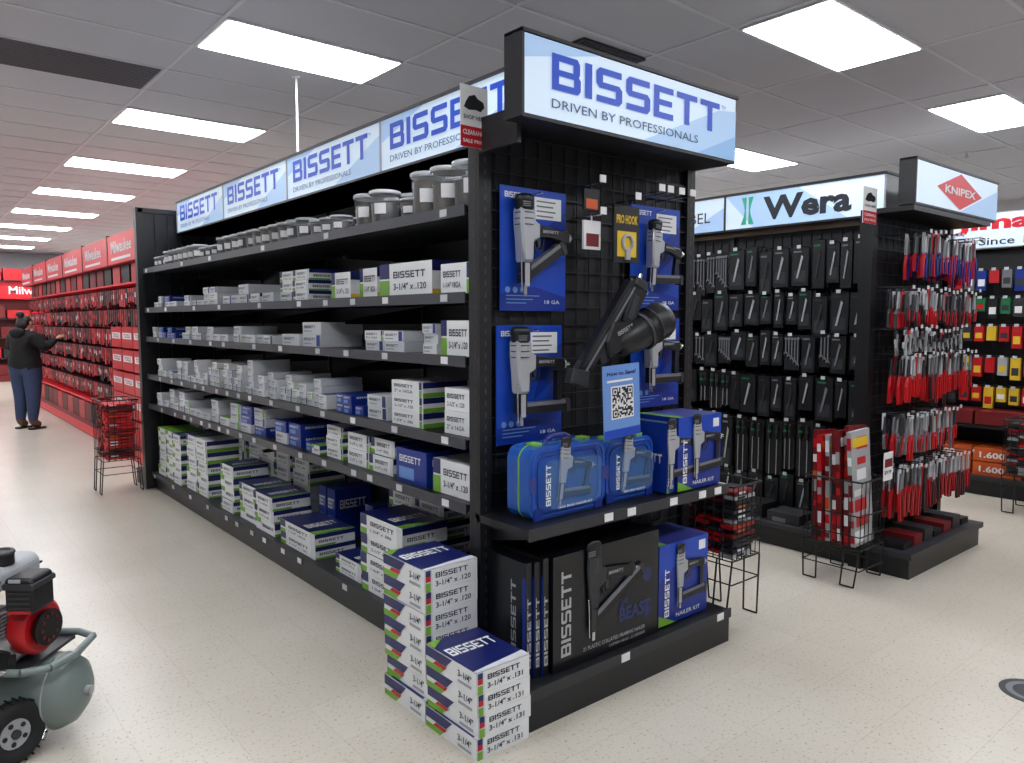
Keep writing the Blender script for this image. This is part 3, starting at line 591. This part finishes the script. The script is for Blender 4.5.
def g_mag(mb,x0,x1,y0,y1,zb,zt):
    rg=random.Random(9); cols=('red','paper','orange','dred','blackm','lgrey','red','dred')
    for i in range(7):
        yy=y0+0.04+i*0.040; t=rg.uniform(0.24,0.34); w=x1-x0-0.07
        mb.T=Matrix.Translation((x0+0.02+rg.uniform(0,0.02),yy,zb+0.01))@Matrix.Rotation(rg.uniform(-0.05,0.08),4,'Y')@Matrix.Rotation(-0.06,4,'X')
        hh=zt-zb+t-0.01
        mb.box(0,w,0,0.026,0,hh,rg.choice(('red','dred','lgrey')))
        for k in range(7): mb.quad((w*rg.uniform(0.02,0.3),-0.001,hh*(0.03+0.135*k)),(w*rg.uniform(0.4,0.65),0,0),(0,0,hh*rg.uniform(0.05,0.11)),rg.choice(cols))
        for k in range(7): mb.quad((-0.001,0.025,hh*(0.03+0.135*k)),(0,-0.024,0),(0,0,hh*rg.uniform(0.05,0.11)),rg.choice(cols))
        mb.quad((w*0.06,-0.0015,hh*0.86),(w*0.8,0,0),(0,0,hh*0.08),rg.choice(('yellow','orange','paper')))
    mb.T=None
    mb.box(x1-0.06,x1+0.06,y0-0.012,y0-0.009,zt-0.02,zt+0.15,'paper'); mb.quad((x1-0.05,y0-0.0135,zt+0.06),(0.10,0,0),(0,0,0.05),'dred')
    mb.text('$9.99',(x1-0.05,y0-0.0135,zt+0.015),XP,UP,0.09,0.026,'blackm',0.03)
wirebin(3.195,3.44,2.12,2.46,0.34,0.72,g_flat)
wirebin(4.24,4.54,1.97,2.32,0.22,0.62,g_mag)
wirebin(1.40,1.70,7.34,7.70,0.30,0.84,lambda mb,*a: g_flat(mb,*a,cols=('red','mred','red','dred','red')))
wirebin(6.90,7.2,1.75,2.08,0.3,0.75,g_flat)

# ------------------------------------------------------------------ gondola 2
mb=MB(); HX=5.16; Y0,Y1=2.22,7.2
mb.box(HX,HX+0.06,Y0,Y1,0,2.2,'blackm'); mb.box(4.64,5.76,Y0,Y1,0,0.13,'black'); mb.box(4.61,5.79,Y0,Y1,0.13,0.16,'dk')
for i in range(5):
    y=Y0+0.02+i*1.24; mb.box(HX-0.02,HX+0.08,y-0.02,y+0.02,0,2.2,'black')
z=0.25
while z<2.15: mb.box(HX-0.012,HX,Y0,Y1,z,z+0.006,'wire'); z+=0.0762
y=Y0
while y<Y1: mb.box(HX-0.009,HX,y,y+0.004,0.2,2.18,'wire'); y+=0.0762
EY=2.16
mb.box(4.64,5.80,EY,EY+0.04,0.1,2.2,'blackm'); mb.box(4.60,4.66,EY-0.03,EY+0.05,0,2.22,'black'); mb.box(5.76,5.82,EY-0.03,EY+0.05,0,2.22,'black')
gridwall(mb,4.66,5.76,EY,0.2,2.18); mb.box(4.60,5.82,1.90,2.2,2.19,2.22,'black')
mb.box(4.62,5.74,1.85,EY,0,0.125,'black'); mb.box(4.60,5.76,1.83,EY,0.125,0.16,'dk')
mb.build('gondola_shelving')
mb=MB(); SX=4.99; z0,z1=2.232,2.50
mb.box(SX+0.004,5.40,2.24,7.1,z0,z1,'lgrey'); mb.box(SX-0.006,5.41,2.23,7.11,z1-0.006,z1+0.01,'black'); mb.box(SX-0.006,5.41,2.23,7.11,z0-0.004,z0+0.008,'black')
mb.quad((SX,3.44,z0+0.01),(0,-1.19,0),(0,0,z1-z0-0.02),'signw'); mb.quad((SX,7.1,z0+0.01),(0,-3.65,0),(0,0,z1-z0-0.02),'signw')
mb.poly([(0.2,0),(0.8,0),(0.5,1),(0,1)],(SX-0.001,3.44,z0+0.01),(0,-1.19,0),(0,0,z1-z0-0.02),'signb')
mb.poly([(0.9,0),(1,0),(1,0.7)],(SX-0.001,7.1,z0+0.01),(0,-3.65,0),(0,0,z1-z0-0.02),'signb'); mb.box(SX-0.006,SX+0.004,3.44,3.455,z0,z1,'black')
mb.text('Wera',(SX-0.003,3.12,z0+0.05),XM,UP,0.66,0.17,'sdark',0.04)
for s in (0,1):
    sg=-1 if s else 1
    mb.prism([(0.008,0),(0.055,0),(0.03,0.06),(0.022,0.10),(0.03,0.14),(0.05,0.2),(0.008,0.2),(0.012,0.1)],(SX-0.003,3.25,z0+0.035),(0,sg,0),UP,(-0.001,0,0),'sgreen')
mb.text('REBEL',(SX-0.003,3.92,z0+0.08),XM,UP,0.34,0.08,'sdark',0.0)
mb.build('illuminated_header_sign')
def f2(mb,x,y,z,w,h):
    mb.poly([(0.5,0),(1,0),(1,0.8)],(x,y,z),(w,0,0),(0,0,h),'signb')
    mb.poly([(0.5,0.04),(0.78,0.5),(0.5,0.96),(0.22,0.5)],(x+0.0*w,y-0.001,z),(w,0,0),(0,0,h),'mred')
    mb.text('KNIPEX',(x+w*0.31,y-0.003,z+h*0.40),XP,UP,w*0.38,h*0.20,'paper',0.03)
endsign('illuminated_header_sign',4.60,5.92,1.9,2.225,2.49,f2)
mb=MB(); rg=random.Random(11)
def hung(x,y,zt,kind,w,h):
    if kind=='pack':
        mb.box(x,x+0.02,y,y+w,zt-h,zt,rg.choice(('black','blackm','black'))); mb.quad((x-E,y+w*0.85,zt-h*0.9),(0,-w*0.7,0),(0,0,h*0.3),rg.choice(('dk','dk','black')))
        mb.prism([(0.3,0.2),(0.40,0.2),(0.70,0.75),(0.6,0.8)],(x-E,y+w,zt-h),(0,-w,0),(0,0,h),(-0.006,0,0),rg.choice(['grey','dk','lgrey']))
        mb.quad((x-E,y+w*0.9,zt-h*0.12),(0,-w*0.5,0),(0,0,h*0.04),rg.choice(('dgreen','dk','grey')))
    elif kind=='wrench':
        n=3 if w<0.1 else 5
        mb.box(x+0.010,x+0.016,y,y+w,zt-h,zt,'blackm')
        for k in range(n):
            yy=y+k*w/n; s=1-0.1*k; mb.box(x,x+0.006,yy+0.006,yy+0.013,zt-h*0.8*s,zt-h*0.15,'grey'); mb.cyl((x,yy+0.010,zt-h*0.1),(x+0.008,yy+0.010,zt-h*0.1),0.010,'grey',8); mb.prism([(-0.01,0),(0.01,0),(0.013,0.02),(0.004,0.01),(-0.004,0.01),(-0.013,0.02)],(x,yy+0.010,zt-h*0.8*s),(0,1,0),(0,0,-1),(0.008,0,0),'grey')
    else:
        mb.box(x+0.012,x+0.016,y,y+w,zt-h,zt,'blackm')
        for k in range(2):
            yy=y+w*(0.28+0.45*k); mb.lathe([(0.008,0),(0.013,0.01),(0.010,0.03),(0.013,0.07),(0.007,0.1)],(x,yy,zt-0.03),(0,0,-1),'blackm',8); mb.lathe([(0.0135,0),(0.0135,0.015)],(x,yy,zt-0.07),(0,0,-1),'dgreen' if k else 'dk',8); mb.cyl((x,yy,zt-0.12),(x,yy,zt-h),0.003,'silver',5)
for (zt,kinds,hs) in ((2.07,('pack',),(0.26,0.32)),(1.74,('pack',),(0.2,0.28)),(1.46,('wrench','pack','pack'),(0.2,0.27)),(1.16,('driver','pack'),(0.24,0.3)),(0.84,('driver','driver','pack'),(0.34,0.42)),(0.44,('pack',),(0.18,0.24))):
    y=2.28
    while y<6.9:
        w=rg.uniform(0.07,0.13); h=rg.uniform(*hs); z=zt+rg.uniform(-0.03,0.02)
        k=rg.choice(kinds)
        if zt>1.9 and y>3.2: k='wrench'
        mb.tube([(HX,y+w/2,z+0.012),(4.86,y+w/2,z+0.012)],0.003,'wire',5)
        if rg.random()<0.7: mb.box(4.855,4.858,y+w/2-0.015,y+w/2+0.015,z-0.005,z+0.018,'tag')
        for d in range(rg.randint(2,3)): hung(4.88+d*0.06,y,z,k,w,h)
        y+=w+rg.uniform(0.006,0.03)
for i in range(16):
    y=2.3+i*0.28; mb.box(4.66,4.86,y,y+0.24,0.161,0.20+0.03*(i%3),('blackm','dk','blackm')[i%3]); mb.quad((4.659,y+0.2,0.165),(0,-0.1,0),(0,0,0.03),'grey')
mb.build('hanging_hand_tools')
mb=MB()
def plier(x,y,zt,h,c1,c2):
    l=rg.uniform(-0.02,0.02); s0=rg.uniform(0.8,1.2)
    if rg.random()<0.6: mb.box(x-0.022,x+0.022,y+0.008,y+0.011,zt-h*0.45,zt,rg.choice(('offw','lgrey','red','dk')))
    mb.prism([(-0.006,0.0),(0.006,0.0),(0.016,-0.09),(0.012,-0.13),(-0.012,-0.13),(-0.016,-0.09)],(x,y-0.004,zt-0.02),XP,UP,(0,0.01,0),rg.choice(('lgrey','grey','dk')))
    for s,c in ((-1,c1),(1,c2)):
        mb.prism([(s*0.002,-0.12),(s*0.012,-0.12),(s*0.026*s0+l*.5,-h*0.65),(s*0.02*s0+l,-h),(s*0.010*s0+l,-h),(s*0.012*s0+l*.5,-h*0.65)],(x,y-0.008,zt-0.0),XP,UP,(0,0.016,0),c)
for (zt,h,x0,x1,c1,c2,dep) in ((2.08,0.27,4.85,5.78,'red','blue2',3),(1.74,0.22,4.64,5.70,'dk','red',3),(1.50,0.10,4.64,5.5,'lgrey','dk',2),(1.34,0.29,4.70,5.74,'red','red',3),(0.98,0.27,4.64,5.5,'grey','red',3),(0.66,0.30,4.66,5.76,'red','dred',3)):
    x=x0
    while x<x1:
        zz=zt+rg.uniform(-0.02,0.015)
        mb.tube([(x,EY,zz+0.008),(x,1.9,zz+0.008)],0.003,'wire',5); mb.box(x-0.015,x+0.015,1.896,1.899,zz-0.005,zz+0.016,'tag')
        for d in range(dep):
            if rg.random()<0.93: plier(x+rg.uniform(-.008,.008),1.93+d*0.05,zz,h*rg.uniform(0.75,1.08),c1 if rg.random()<.7 else rg.choice(('red','dk')),c2)
        x+=rg.uniform(0.055,0.08)
for i in range(7): mb.box(4.66+i*0.15,4.66+i*0.15+0.12,1.9,2.1,0.161,0.2+0.02*(i%3),('blackm','dred','dk')[i%3])
mb.build('hanging_pliers')

# ------------------------------------------------------------------ gondola 3
mb=MB(); mb.box(7.85,7.9,-2.0,7,0,2.2,'blackm'); mb.box(7.42,8.4,-2.0,7,0,0.16,'black'); mb.box(7.40,8.42,-2.0,7,0.13,0.17,'dk')
mb.box(7.45,7.85,-2.0,7,0.59,0.62,'black')
mb.build('gondola_shelving')
mb=MB(); rg=random.Random(21)
for zt,cols in ((2.0,('dk','blue2','red','grey','paper')),(1.75,('dk','dgreen','blackm')),(1.5,('yellow','dk','red')),(1.22,('yellow','red','lgrey')),(0.95,('red','yellow','blackm'))):
    y=-1.9
    while y<6.8:
        c=rg.choice(cols); h=rg.uniform(0.10,0.2)
        mb.box(7.62,7.66,y,y+0.075,zt-h,zt,c); mb.quad((7.619,y+0.065,zt-h*0.8),(0,-0.055,0),(0,0,h*0.35),rg.choice(('paper','yellow','red','dk'))); mb.cyl((7.6,y+0.037,zt+0.01),(7.85,y+0.037,zt+0.01),0.003,'wire',5); mb.box(7.596,7.599,y+0.02,y+0.055,zt-0.005,zt+0.02,'tag'); y+=0.1
for z in (0.171,0.30,0.625):
    y=-1.9
    while y<6.7:
        c='orange' if z<0.6 else rg.choice(('blackm','dred','dk','yellow')); mb.box(7.46,7.8,y,y+0.38,z,z+0.12,c)
        if c=='orange': mb.text('1.600',(7.458,y+0.33,z+0.03),XM,UP,0.2,0.055,'paper',0.03)
        y+=0.4
mb.build('hanging_merchandise')
mb=MB(); mb.box(7.70,7.95,-2,6.9,2.202,2.52,'lgrey'); mb.quad((7.698,6.9,2.21),(0,-8.9,0),(0,0,0.3),'signw')
for k in range(5):
    mb.text('Jimax',(7.695,6.0-1.6*k,2.33),XM,UP,0.80,0.17,'mred',0.04); mb.text('Since 1906',(7.695,5.8-1.6*k,2.23),XM,UP,0.6,0.07,'sdark',0.01)
mb.build('header_sign')

# ------------------------------------------------------------------ red aisle
mb=MB(); RXf=2.02; ya,yb=8.45,17.5
mb.box(2.55,2.6,ya,yb,0,2.2,'dred'); mb.box(RXf,3.1,ya,yb,0,0.14,'dred'); mb.box(RXf-0.01,RXf,ya,yb,0.02,0.13,'mred')
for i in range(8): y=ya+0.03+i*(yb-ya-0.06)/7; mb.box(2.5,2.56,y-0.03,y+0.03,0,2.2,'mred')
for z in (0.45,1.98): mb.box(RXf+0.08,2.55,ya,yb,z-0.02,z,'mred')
mb.build('gondola_shelving')
mb=MB(); y=yb
while y>ya+0.5:
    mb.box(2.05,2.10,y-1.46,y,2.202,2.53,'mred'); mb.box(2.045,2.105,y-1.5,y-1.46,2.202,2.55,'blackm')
    mb.text('Milwaukee',(2.045,y-0.2,2.32),XM,UP,0.95,0.14,'paper',0.02); mb.quad((2.045,y-0.2,2.24),(0,-0.9,0),(0,0,0.03),'paper'); y-=1.5
mb.box(2.10,2.6,ya,yb,2.202,2.22,'dred')
mb.build('header_sign')
mb=MB(); rg=random.Random(33)
for zt in (1.92,1.68,1.44,1.2,0.96,0.72):
    y=ya+0.05
    while y<yb-0.1:
        if y<10.0 and zt<1.5: y+=0.11; continue
        h=rg.uniform(0.14,0.22)
        for d in range(3):
            x=2.14+d*0.1; mb.box(x,x+0.03,y,y+0.075,zt-h,zt,rg.choice(('red','dred','red','blackm','dk','dred')))
        mb.quad((2.139,y+0.07,zt-h*0.6),(0,-0.06,0),(0,0,h*0.3),rg.choice(('offw','red','blackm','red','dred'))); mb.cyl((2.1,y+0.037,zt+0.006),(2.55,y+0.037,zt+0.006),0.003,'wire',5); y+=0.105
for z in (0.47,0.72,0.98,1.24):
    y=ya+0.05
    while y<10.0: mb.box(2.06,2.5,y,y+0.5,z,z+0.235,'red'); mb.quad((2.058,y+0.45,z+0.1),(0,-0.4,0),(0,0,0.07),'paper'); mb.text('TOOLS',(2.057,y+0.4,z+0.11),XM,UP,0.3,0.05,'dred',0.03); y+=0.52
y=ya+0.05
while y<yb-0.5: mb.box(2.1,2.5,y,y+0.42,0.141,0.4,rg.choice(('red','dred','blackm'))); mb.box(2.14,2.5,y,y+0.36,1.981,2.19,rg.choice(('red','blackm','dred'))); y+=0.45
mb.build('hanging_power_tool_accessories')
mb=MB(); mb.box(0.2,7.5,23.3,23.35,0,2.8,'dred'); mb.box(0.2,7.5,22.8,23.35,0,0.16,'dred')
mb.box(0.2,7.5,22.95,23.3,2.1,2.55,'mred')
for k in range(4): mb.text('Milwaukee',(0.7+k*1.7,22.945,2.22),XP,UP,1.2,0.2,'paper',0.02)
for z in (0.6,1.1,1.6,2.56): mb.box(0.2,7.5,22.85,23.3,z-0.03,z,'blackm')
for z in (0.17,0.61,1.11,1.61,2.57):
    x=0.3
    while x<7.2: w=rg.uniform(0.25,0.5); mb.box(x,x+w,22.9,23.2,z,z+rg.uniform(0.2,0.36),rg.choice(('red','blackm','dred','mred','red'))); x+=w+0.05
mb.build('wall_display_shelving')

# ------------------------------------------------------------------ compressor
e=empty('portable_air_compressor')
RT=Matrix.Translation((0.07,3.20,0))@Matrix.Rotation(-math.radians(39.7),4,'Z')
mb=MB(); mb.T=RT
mb.lathe([(0.02,0),(0.075,0.012),(0.115,0.04),(0.135,0.08),(0.135,0.72),(0.115,0.76),(0.075,0.788),(0.02,0.80)],(-0.40,0.19,0.175),(1,0,0),'tankm',32)
mb.torus((-0.31,0.19,0.175),(1,0,0),0.134,0.004,'lgrey',32,6); mb.torus((0.31,0.19,0.175),(1,0,0),0.134,0.004,'lgrey',32,6)
mb.cyl((0.395,0.19,0.175),(0.42,0.19,0.175),0.018,'silver',12); mb.cyl((0.30,0.10,0.08),(0.30,0.07,0.05),0.012,'chrome',8)
mb.tube([(-0.6,-0.02,0.34),(0.30,-0.02,0.34),(0.37,0.03,0.335),(0.39,0.15,0.33)],0.014,'tankm',10)
mb.tube([(-0.6,0.33,0.34),(0.30,0.33,0.34),(0.37,0.3,0.335),(0.39,0.15,0.33)],0.014,'tankm',10)
mb.box(-0.35,0.29,-0.01,0.32,0.318,0.33,'dk')
mb.box(0.1,0.14,0.05,0.3,0.29,0.32,'dk'); mb.box(-0.3,-0.26,0.05,0.3,0.29,0.32,'dk')
mb.lathe([(0.02,0),(0.07,0.012),(0.10,0.04),(0.11,0.07),(0.11,0.34),(0.09,0.38),(0.03,0.40)],(-0.42,-0.13,0.175),(1,0,0),'tankm',28)
mb.build('tank_and_frame',e)
mb=MB(); mb.T=RT
wc=Vector((0.245,0.0,0.115)); ax=Vector((0.90,-0.45,0)); ax.normalize()
mb.torus(wc,ax,0.080,0.034,'rubber',36,12); mb.cyl(wc-ax*0.02,wc+ax*0.02,0.052,'lgrey',20); mb.cyl(wc-ax*0.05,wc+ax*0.03,0.016,'dk',10)
for k in range(5):
    t=k*2*math.pi/5; a=ax.orthogonal().normalized(); c=ax.cross(a); d=a*math.cos(t)+c*math.sin(t); mb.cyl(wc+d*0.036+ax*0.018,wc+d*0.036+ax*0.022,0.009,'blackm',8)
for i in range(28):
    t=i*math.pi/14; a=ax.orthogonal().normalized(); c=ax.cross(a); d=a*math.cos(t)+c*math.sin(t); mb.cyl(wc+d*0.1125-ax*0.024,wc+d*0.1125+ax*0.024,0.004,'blackm',5)
mb.tube([wc-ax*0.04,(0.12,0.0,0.14),(0.08,-0.01,0.33)],0.012,'dk',8)
mb.build('wheel',e)
mb=MB(); mb.T=RT
mb.prism(rr(0.20,0.10,0.02,4,0.14,0.39),(0,0.02,0),XP,UP,(0,0.18,0),'silver',True)
mb.cyl((0.10,0.03,0.37),(0.10,-0.01,0.37),0.055,'lgrey',18); mb.cyl((0.10,-0.01,0.37),(0.10,-0.02,0.37),0.03,'dk',14)
for i in range(8): mb.box(0.02,0.22,-0.05,0.08,0.44+i*0.013,0.445+i*0.013,'lgrey')
mb.box(0.04,0.20,-0.03,0.08,0.43,0.545,'grey')
mb.lathe([(0.03,0),(0.085,0.008),(0.098,0.03),(0.098,0.075),(0.085,0.085)],(0.22,0.12,0.455),(1,-0.15,0),'red',28)
mb.lathe([(0.02,0),(0.06,0.006),(0.065,0.025)],(0.305,0.105,0.455),(1,-0.15,0),'blackm',20)
for k in range(10):
    t=k*math.pi/5; mb.cyl((0.331,0.10+0.045*math.cos(t),0.455+0.045*math.sin(t)),(0.336,0.10+0.045*math.cos(t),0.455+0.045*math.sin(t)),0.006,'dred',6)
mb.bprism(rr(0.34,0.09,0.035,5,0.06,0.65),0,0.24,0.02,'lgrey'); mb.box(-0.1,0.225,-0.005,0.245,0.645,0.652,'dk')
mb.cyl((0.18,0.08,0.69),(0.18,0.08,0.735),0.045,'blackm',18); mb.torus((0.18,0.08,0.732),UP,0.04,0.009,'dk',18,6)
mb.bprism(rr(0.10,0.13,0.018,4,0.30,0.605),-0.01,0.11,0.008,'blackm'); mb.bprism(rr(0.11,0.022,0.008,4,0.30,0.64),-0.016,0.116,0.004,'dk')
for k in range(4): mb.box(0.262,0.338,-0.012,-0.009,0.56+k*0.018,0.566+k*0.018,'dk')
mb.box(0.26,0.34,-0.0135,-0.0105,0.546,0.556,'red'); mb.box(0.27,0.31,-0.014,-0.011,0.655,0.667,'lgrey')
mb.bprism(rr(0.14,0.10,0.02,4,0.05,0.56),-0.10,0.0,0.01,'dk')
for k in range(5): mb.box(0.0+k*0.022,0.012+k*0.022,-0.103,-0.10,0.53,0.59,'silver')
mb.tube([(0.02,-0.05,0.42),(0.10,-0.09,0.40),(0.18,-0.08,0.38),(0.26,-0.04,0.35)],0.011,'chrome',8)
mb.tube([(0.10,-0.07,0.55),(0.18,-0.09,0.50),(0.24,-0.06,0.44),(0.25,0.0,0.40)],0.007,'blackm',8)
mb.tube([(0.02,-0.09,0.62),(0.12,-0.10,0.60),(0.2,-0.07,0.54),(0.23,-0.02,0.47)],0.006,'dred',8)
mb.cyl((0.20,-0.04,0.50),(0.20,-0.075,0.50),0.026,'paper',16); mb.cyl((0.20,-0.075,0.50),(0.20,-0.078,0.50),0.021,'lgrey',14)
mb.cyl((0.13,-0.05,0.47),(0.13,-0.08,0.47),0.018,'chrome',12); mb.box(0.2,0.26,-0.02,0.02,0.335,0.39,'blackm')
mb.box(-0.3,-0.06,0.0,0.22,0.35,0.60,'dk'); mb.tube([(-0.5,0.1,0.34),(-0.65,0.1,0.55),(-0.7,0.1,0.7)],0.014,'silver',8)
mb.build('engine_and_pump',e)

mb=MB(); X,Y=3.60,0.93; mb.cyl((X,Y,0.0005),(X,Y,0.002),0.12,'dk',32); mb.cyl((X,Y,0.002),(X,Y,0.0025),0.095,'grey',32); mb.cyl((X,Y,0.0025),(X,Y,0.003),0.07,'dk',32); mb.build('floor_decal')

# ------------------------------------------------------------------ woman
pe=empty('woman_shopper')
def skin(name,verts,edges,rad,root=0,sub=2,mats=('hood',),pick=None,flat=None):
    me=bpy.data.meshes.new('t'); me.from_pydata(verts,edges,[]); o=bpy.data.objects.new('t',me); COL.objects.link(o)
    md=o.modifiers.new('s','SKIN'); md.use_smooth_shade=True
    for i,v in enumerate(me.skin_vertices[0].data):
        r=rad[i]; v.radius=(r,r) if not isinstance(r,tuple) else r; v.use_root=(i==root)
    s=o.modifiers.new('ss','SUBSURF'); s.levels=sub; s.render_levels=sub
    dg=bpy.context.evaluated_depsgraph_get(); m2=bpy.data.meshes.new_from_object(o.evaluated_get(dg)); bpy.data.objects.remove(o)
    for k in mats: m2.materials.append(M[k])
    for p in m2.polygons:
        p.use_smooth=True
        if pick: p.material_index=pick(p.center)
    o2=bpy.data.objects.new(name,m2); COL.objects.link(o2); o2.parent=pe; return o2
V=[(0,0,0.92),(0,0,1.05),(0.01,0,1.20),(0.015,0,1.31),(0.01,0,1.385),(0.02,0,1.44),(0.035,0,1.50),(0.03,0,1.565),
   (0.0,0.18,1.335),(0.05,0.27,1.13),(0.25,0.22,1.22),
   (0.0,-0.18,1.335),(0.04,-0.29,1.14),(0.24,-0.30,1.28),
   (0.0,0.10,0.84),(0.02,0.115,0.48),(-0.01,0.12,0.10),(0.10,0.13,0.045),
   (0.0,-0.10,0.84),(-0.01,-0.115,0.48),(-0.05,-0.12,0.10),(0.06,-0.14,0.045)]
Ed=[(0,1),(1,2),(2,3),(3,4),(4,5),(5,6),(6,7),(3,8),(8,9),(9,10),(3,11),(11,12),(12,13),(0,14),(14,15),(15,16),(16,17),(0,18),(18,19),(19,20),(20,21)]
Rd=[(0.23,0.19),(0.22,0.17),(0.21,0.16),(0.19,0.14),0.075,0.056,0.085,0.068,0.092,0.07,0.042,0.092,0.07,0.042,0.150,0.100,0.064,0.05,0.150,0.100,0.064,0.05]
def pk(c):
    if c.z>1.42 and abs(c.y)<0.12: return 1
    if c.z<0.13: return 3
    if c.z<0.88: return 2
    return 0
skin('body',V,Ed,Rd,0,2,('hood','skin','jeans','boot'),pk)
def hand(base,d,up,side):
    base=Vector(base);d=Vector(d).normalized();up=Vector(up).normalized();sd=d.cross(up).normalized()*side
    skin('palm',[tuple(x) for x in (base-d*0.02,base+d*0.03,base+d*0.07)],[(0,1),(1,2)],[(0.022,0.018),(0.034,0.014),(0.036,0.013)],0,1,('skin',))
    for i,(off,l) in enumerate(((-0.03,0.062),(-0.01,0.075),(0.01,0.07),(0.028,0.055))):
        p0=base+d*0.06+sd*off; p1=p0+d*l*0.5-up*0.006; p2=p1+d*l*0.3-up*0.02; p3=p2+d*l*0.1-up*0.022
        skin('finger_%d'%(i+1),[tuple(p) for p in (p0,p1,p2,p3)],[(0,1),(1,2),(2,3)],[0.009,0.0085,0.008,0.007],0,1,('skin',))
    p0=base+d*0.02-sd*0.025; skin('thumb',[tuple(p) for p in (p0,p0-sd*0.03+d*0.025,p0-sd*0.035+d*0.055-up*0.01)],[(0,1),(1,2)],[0.012,0.010,0.009],0,1,('skin',))
hand((0.28,0.215,1.235),(1,-0.1,0.35),(0,0,1),1); hand((0.27,-0.302,1.30),(1,0.0,0.6),(0,0,1),-1)
mb=MB()
def ell(mb,c,rx,ry,rz,m,n=16,k=10):
    vs=[];fs=[]
    for j in range(k+1):
        p=-math.pi/2+math.pi*j/k
        for i in range(n): t=2*math.pi*i/n; vs.append((c[0]+rx*math.cos(p)*math.cos(t),c[1]+ry*math.cos(p)*math.sin(t),c[2]+rz*math.sin(p)))
    for j in range(k):
        for i in range(n): fs.append((j*n+i,j*n+(i+1)%n,(j+1)*n+(i+1)%n,(j+1)*n+i))
    mb.add(vs,fs,m,True)
ell(mb,(0.012,0,1.545),0.096,0.090,0.09,'hair'); ell(mb,(-0.035,0,1.50),0.065,0.08,0.09,'hair'); ell(mb,(-0.05,0,1.635),0.052,0.055,0.045,'hair'); mb.build('hair_bun',pe)
mb=MB()
mb.prism([(0,0),(0.022,-0.03),(0,-0.035)],(0.108,-0.008,1.525),XP,UP,(0,0.016,0),'skin')
for s in (-1,1): ell(mb,(0.10,s*0.03,1.535),0.009,0.012,0.007,'paper',10,6); ell(mb,(0.106,s*0.03,1.535),0.005,0.005,0.005,'hair',8,6); ell(mb,(0.03,s*0.086,1.515),0.018,0.008,0.028,'skin',10,6)
mb.box(0.1,0.108,-0.022,0.022,1.468,1.476,'dred'); mb.build('face_features',pe)
mb=MB(); 
for (x,y) in ((0.04,0.125),(0.0,-0.13)): mb.prism(rr(0.27,0.11,0.05,5,x+0.01,y),(0,0,0.0),XP,YP,(0,0,0.025),'blackm')
ell(mb,(-0.12,0,1.38),0.07,0.12,0.07,'hood'); mb.build('boot_soles_and_hood',pe)
pe.location=(1.48,12.67,0); pe.rotation_euler=(0,0,math.radians(40))

# ------------------------------------------------------------------ world + camera
w=bpy.data.worlds.new('world'); SC.world=w; w.use_nodes=True; w.node_tree.nodes['Background'].inputs[0].default_value=(0.8,0.82,0.9,1); w.node_tree.nodes['Background'].inputs[1].default_value=0.3
cam=bpy.data.cameras.new('camera'); co=bpy.data.objects.new('camera',cam); COL.objects.link(co)
cam.lens=749/1024*36; cam.sensor_width=36; cam.clip_end=100
co.location=(0,0,1.55); co.rotation_euler=(math.pi/2-math.atan(61/749),0,-math.radians(39.7))
SC.camera=co
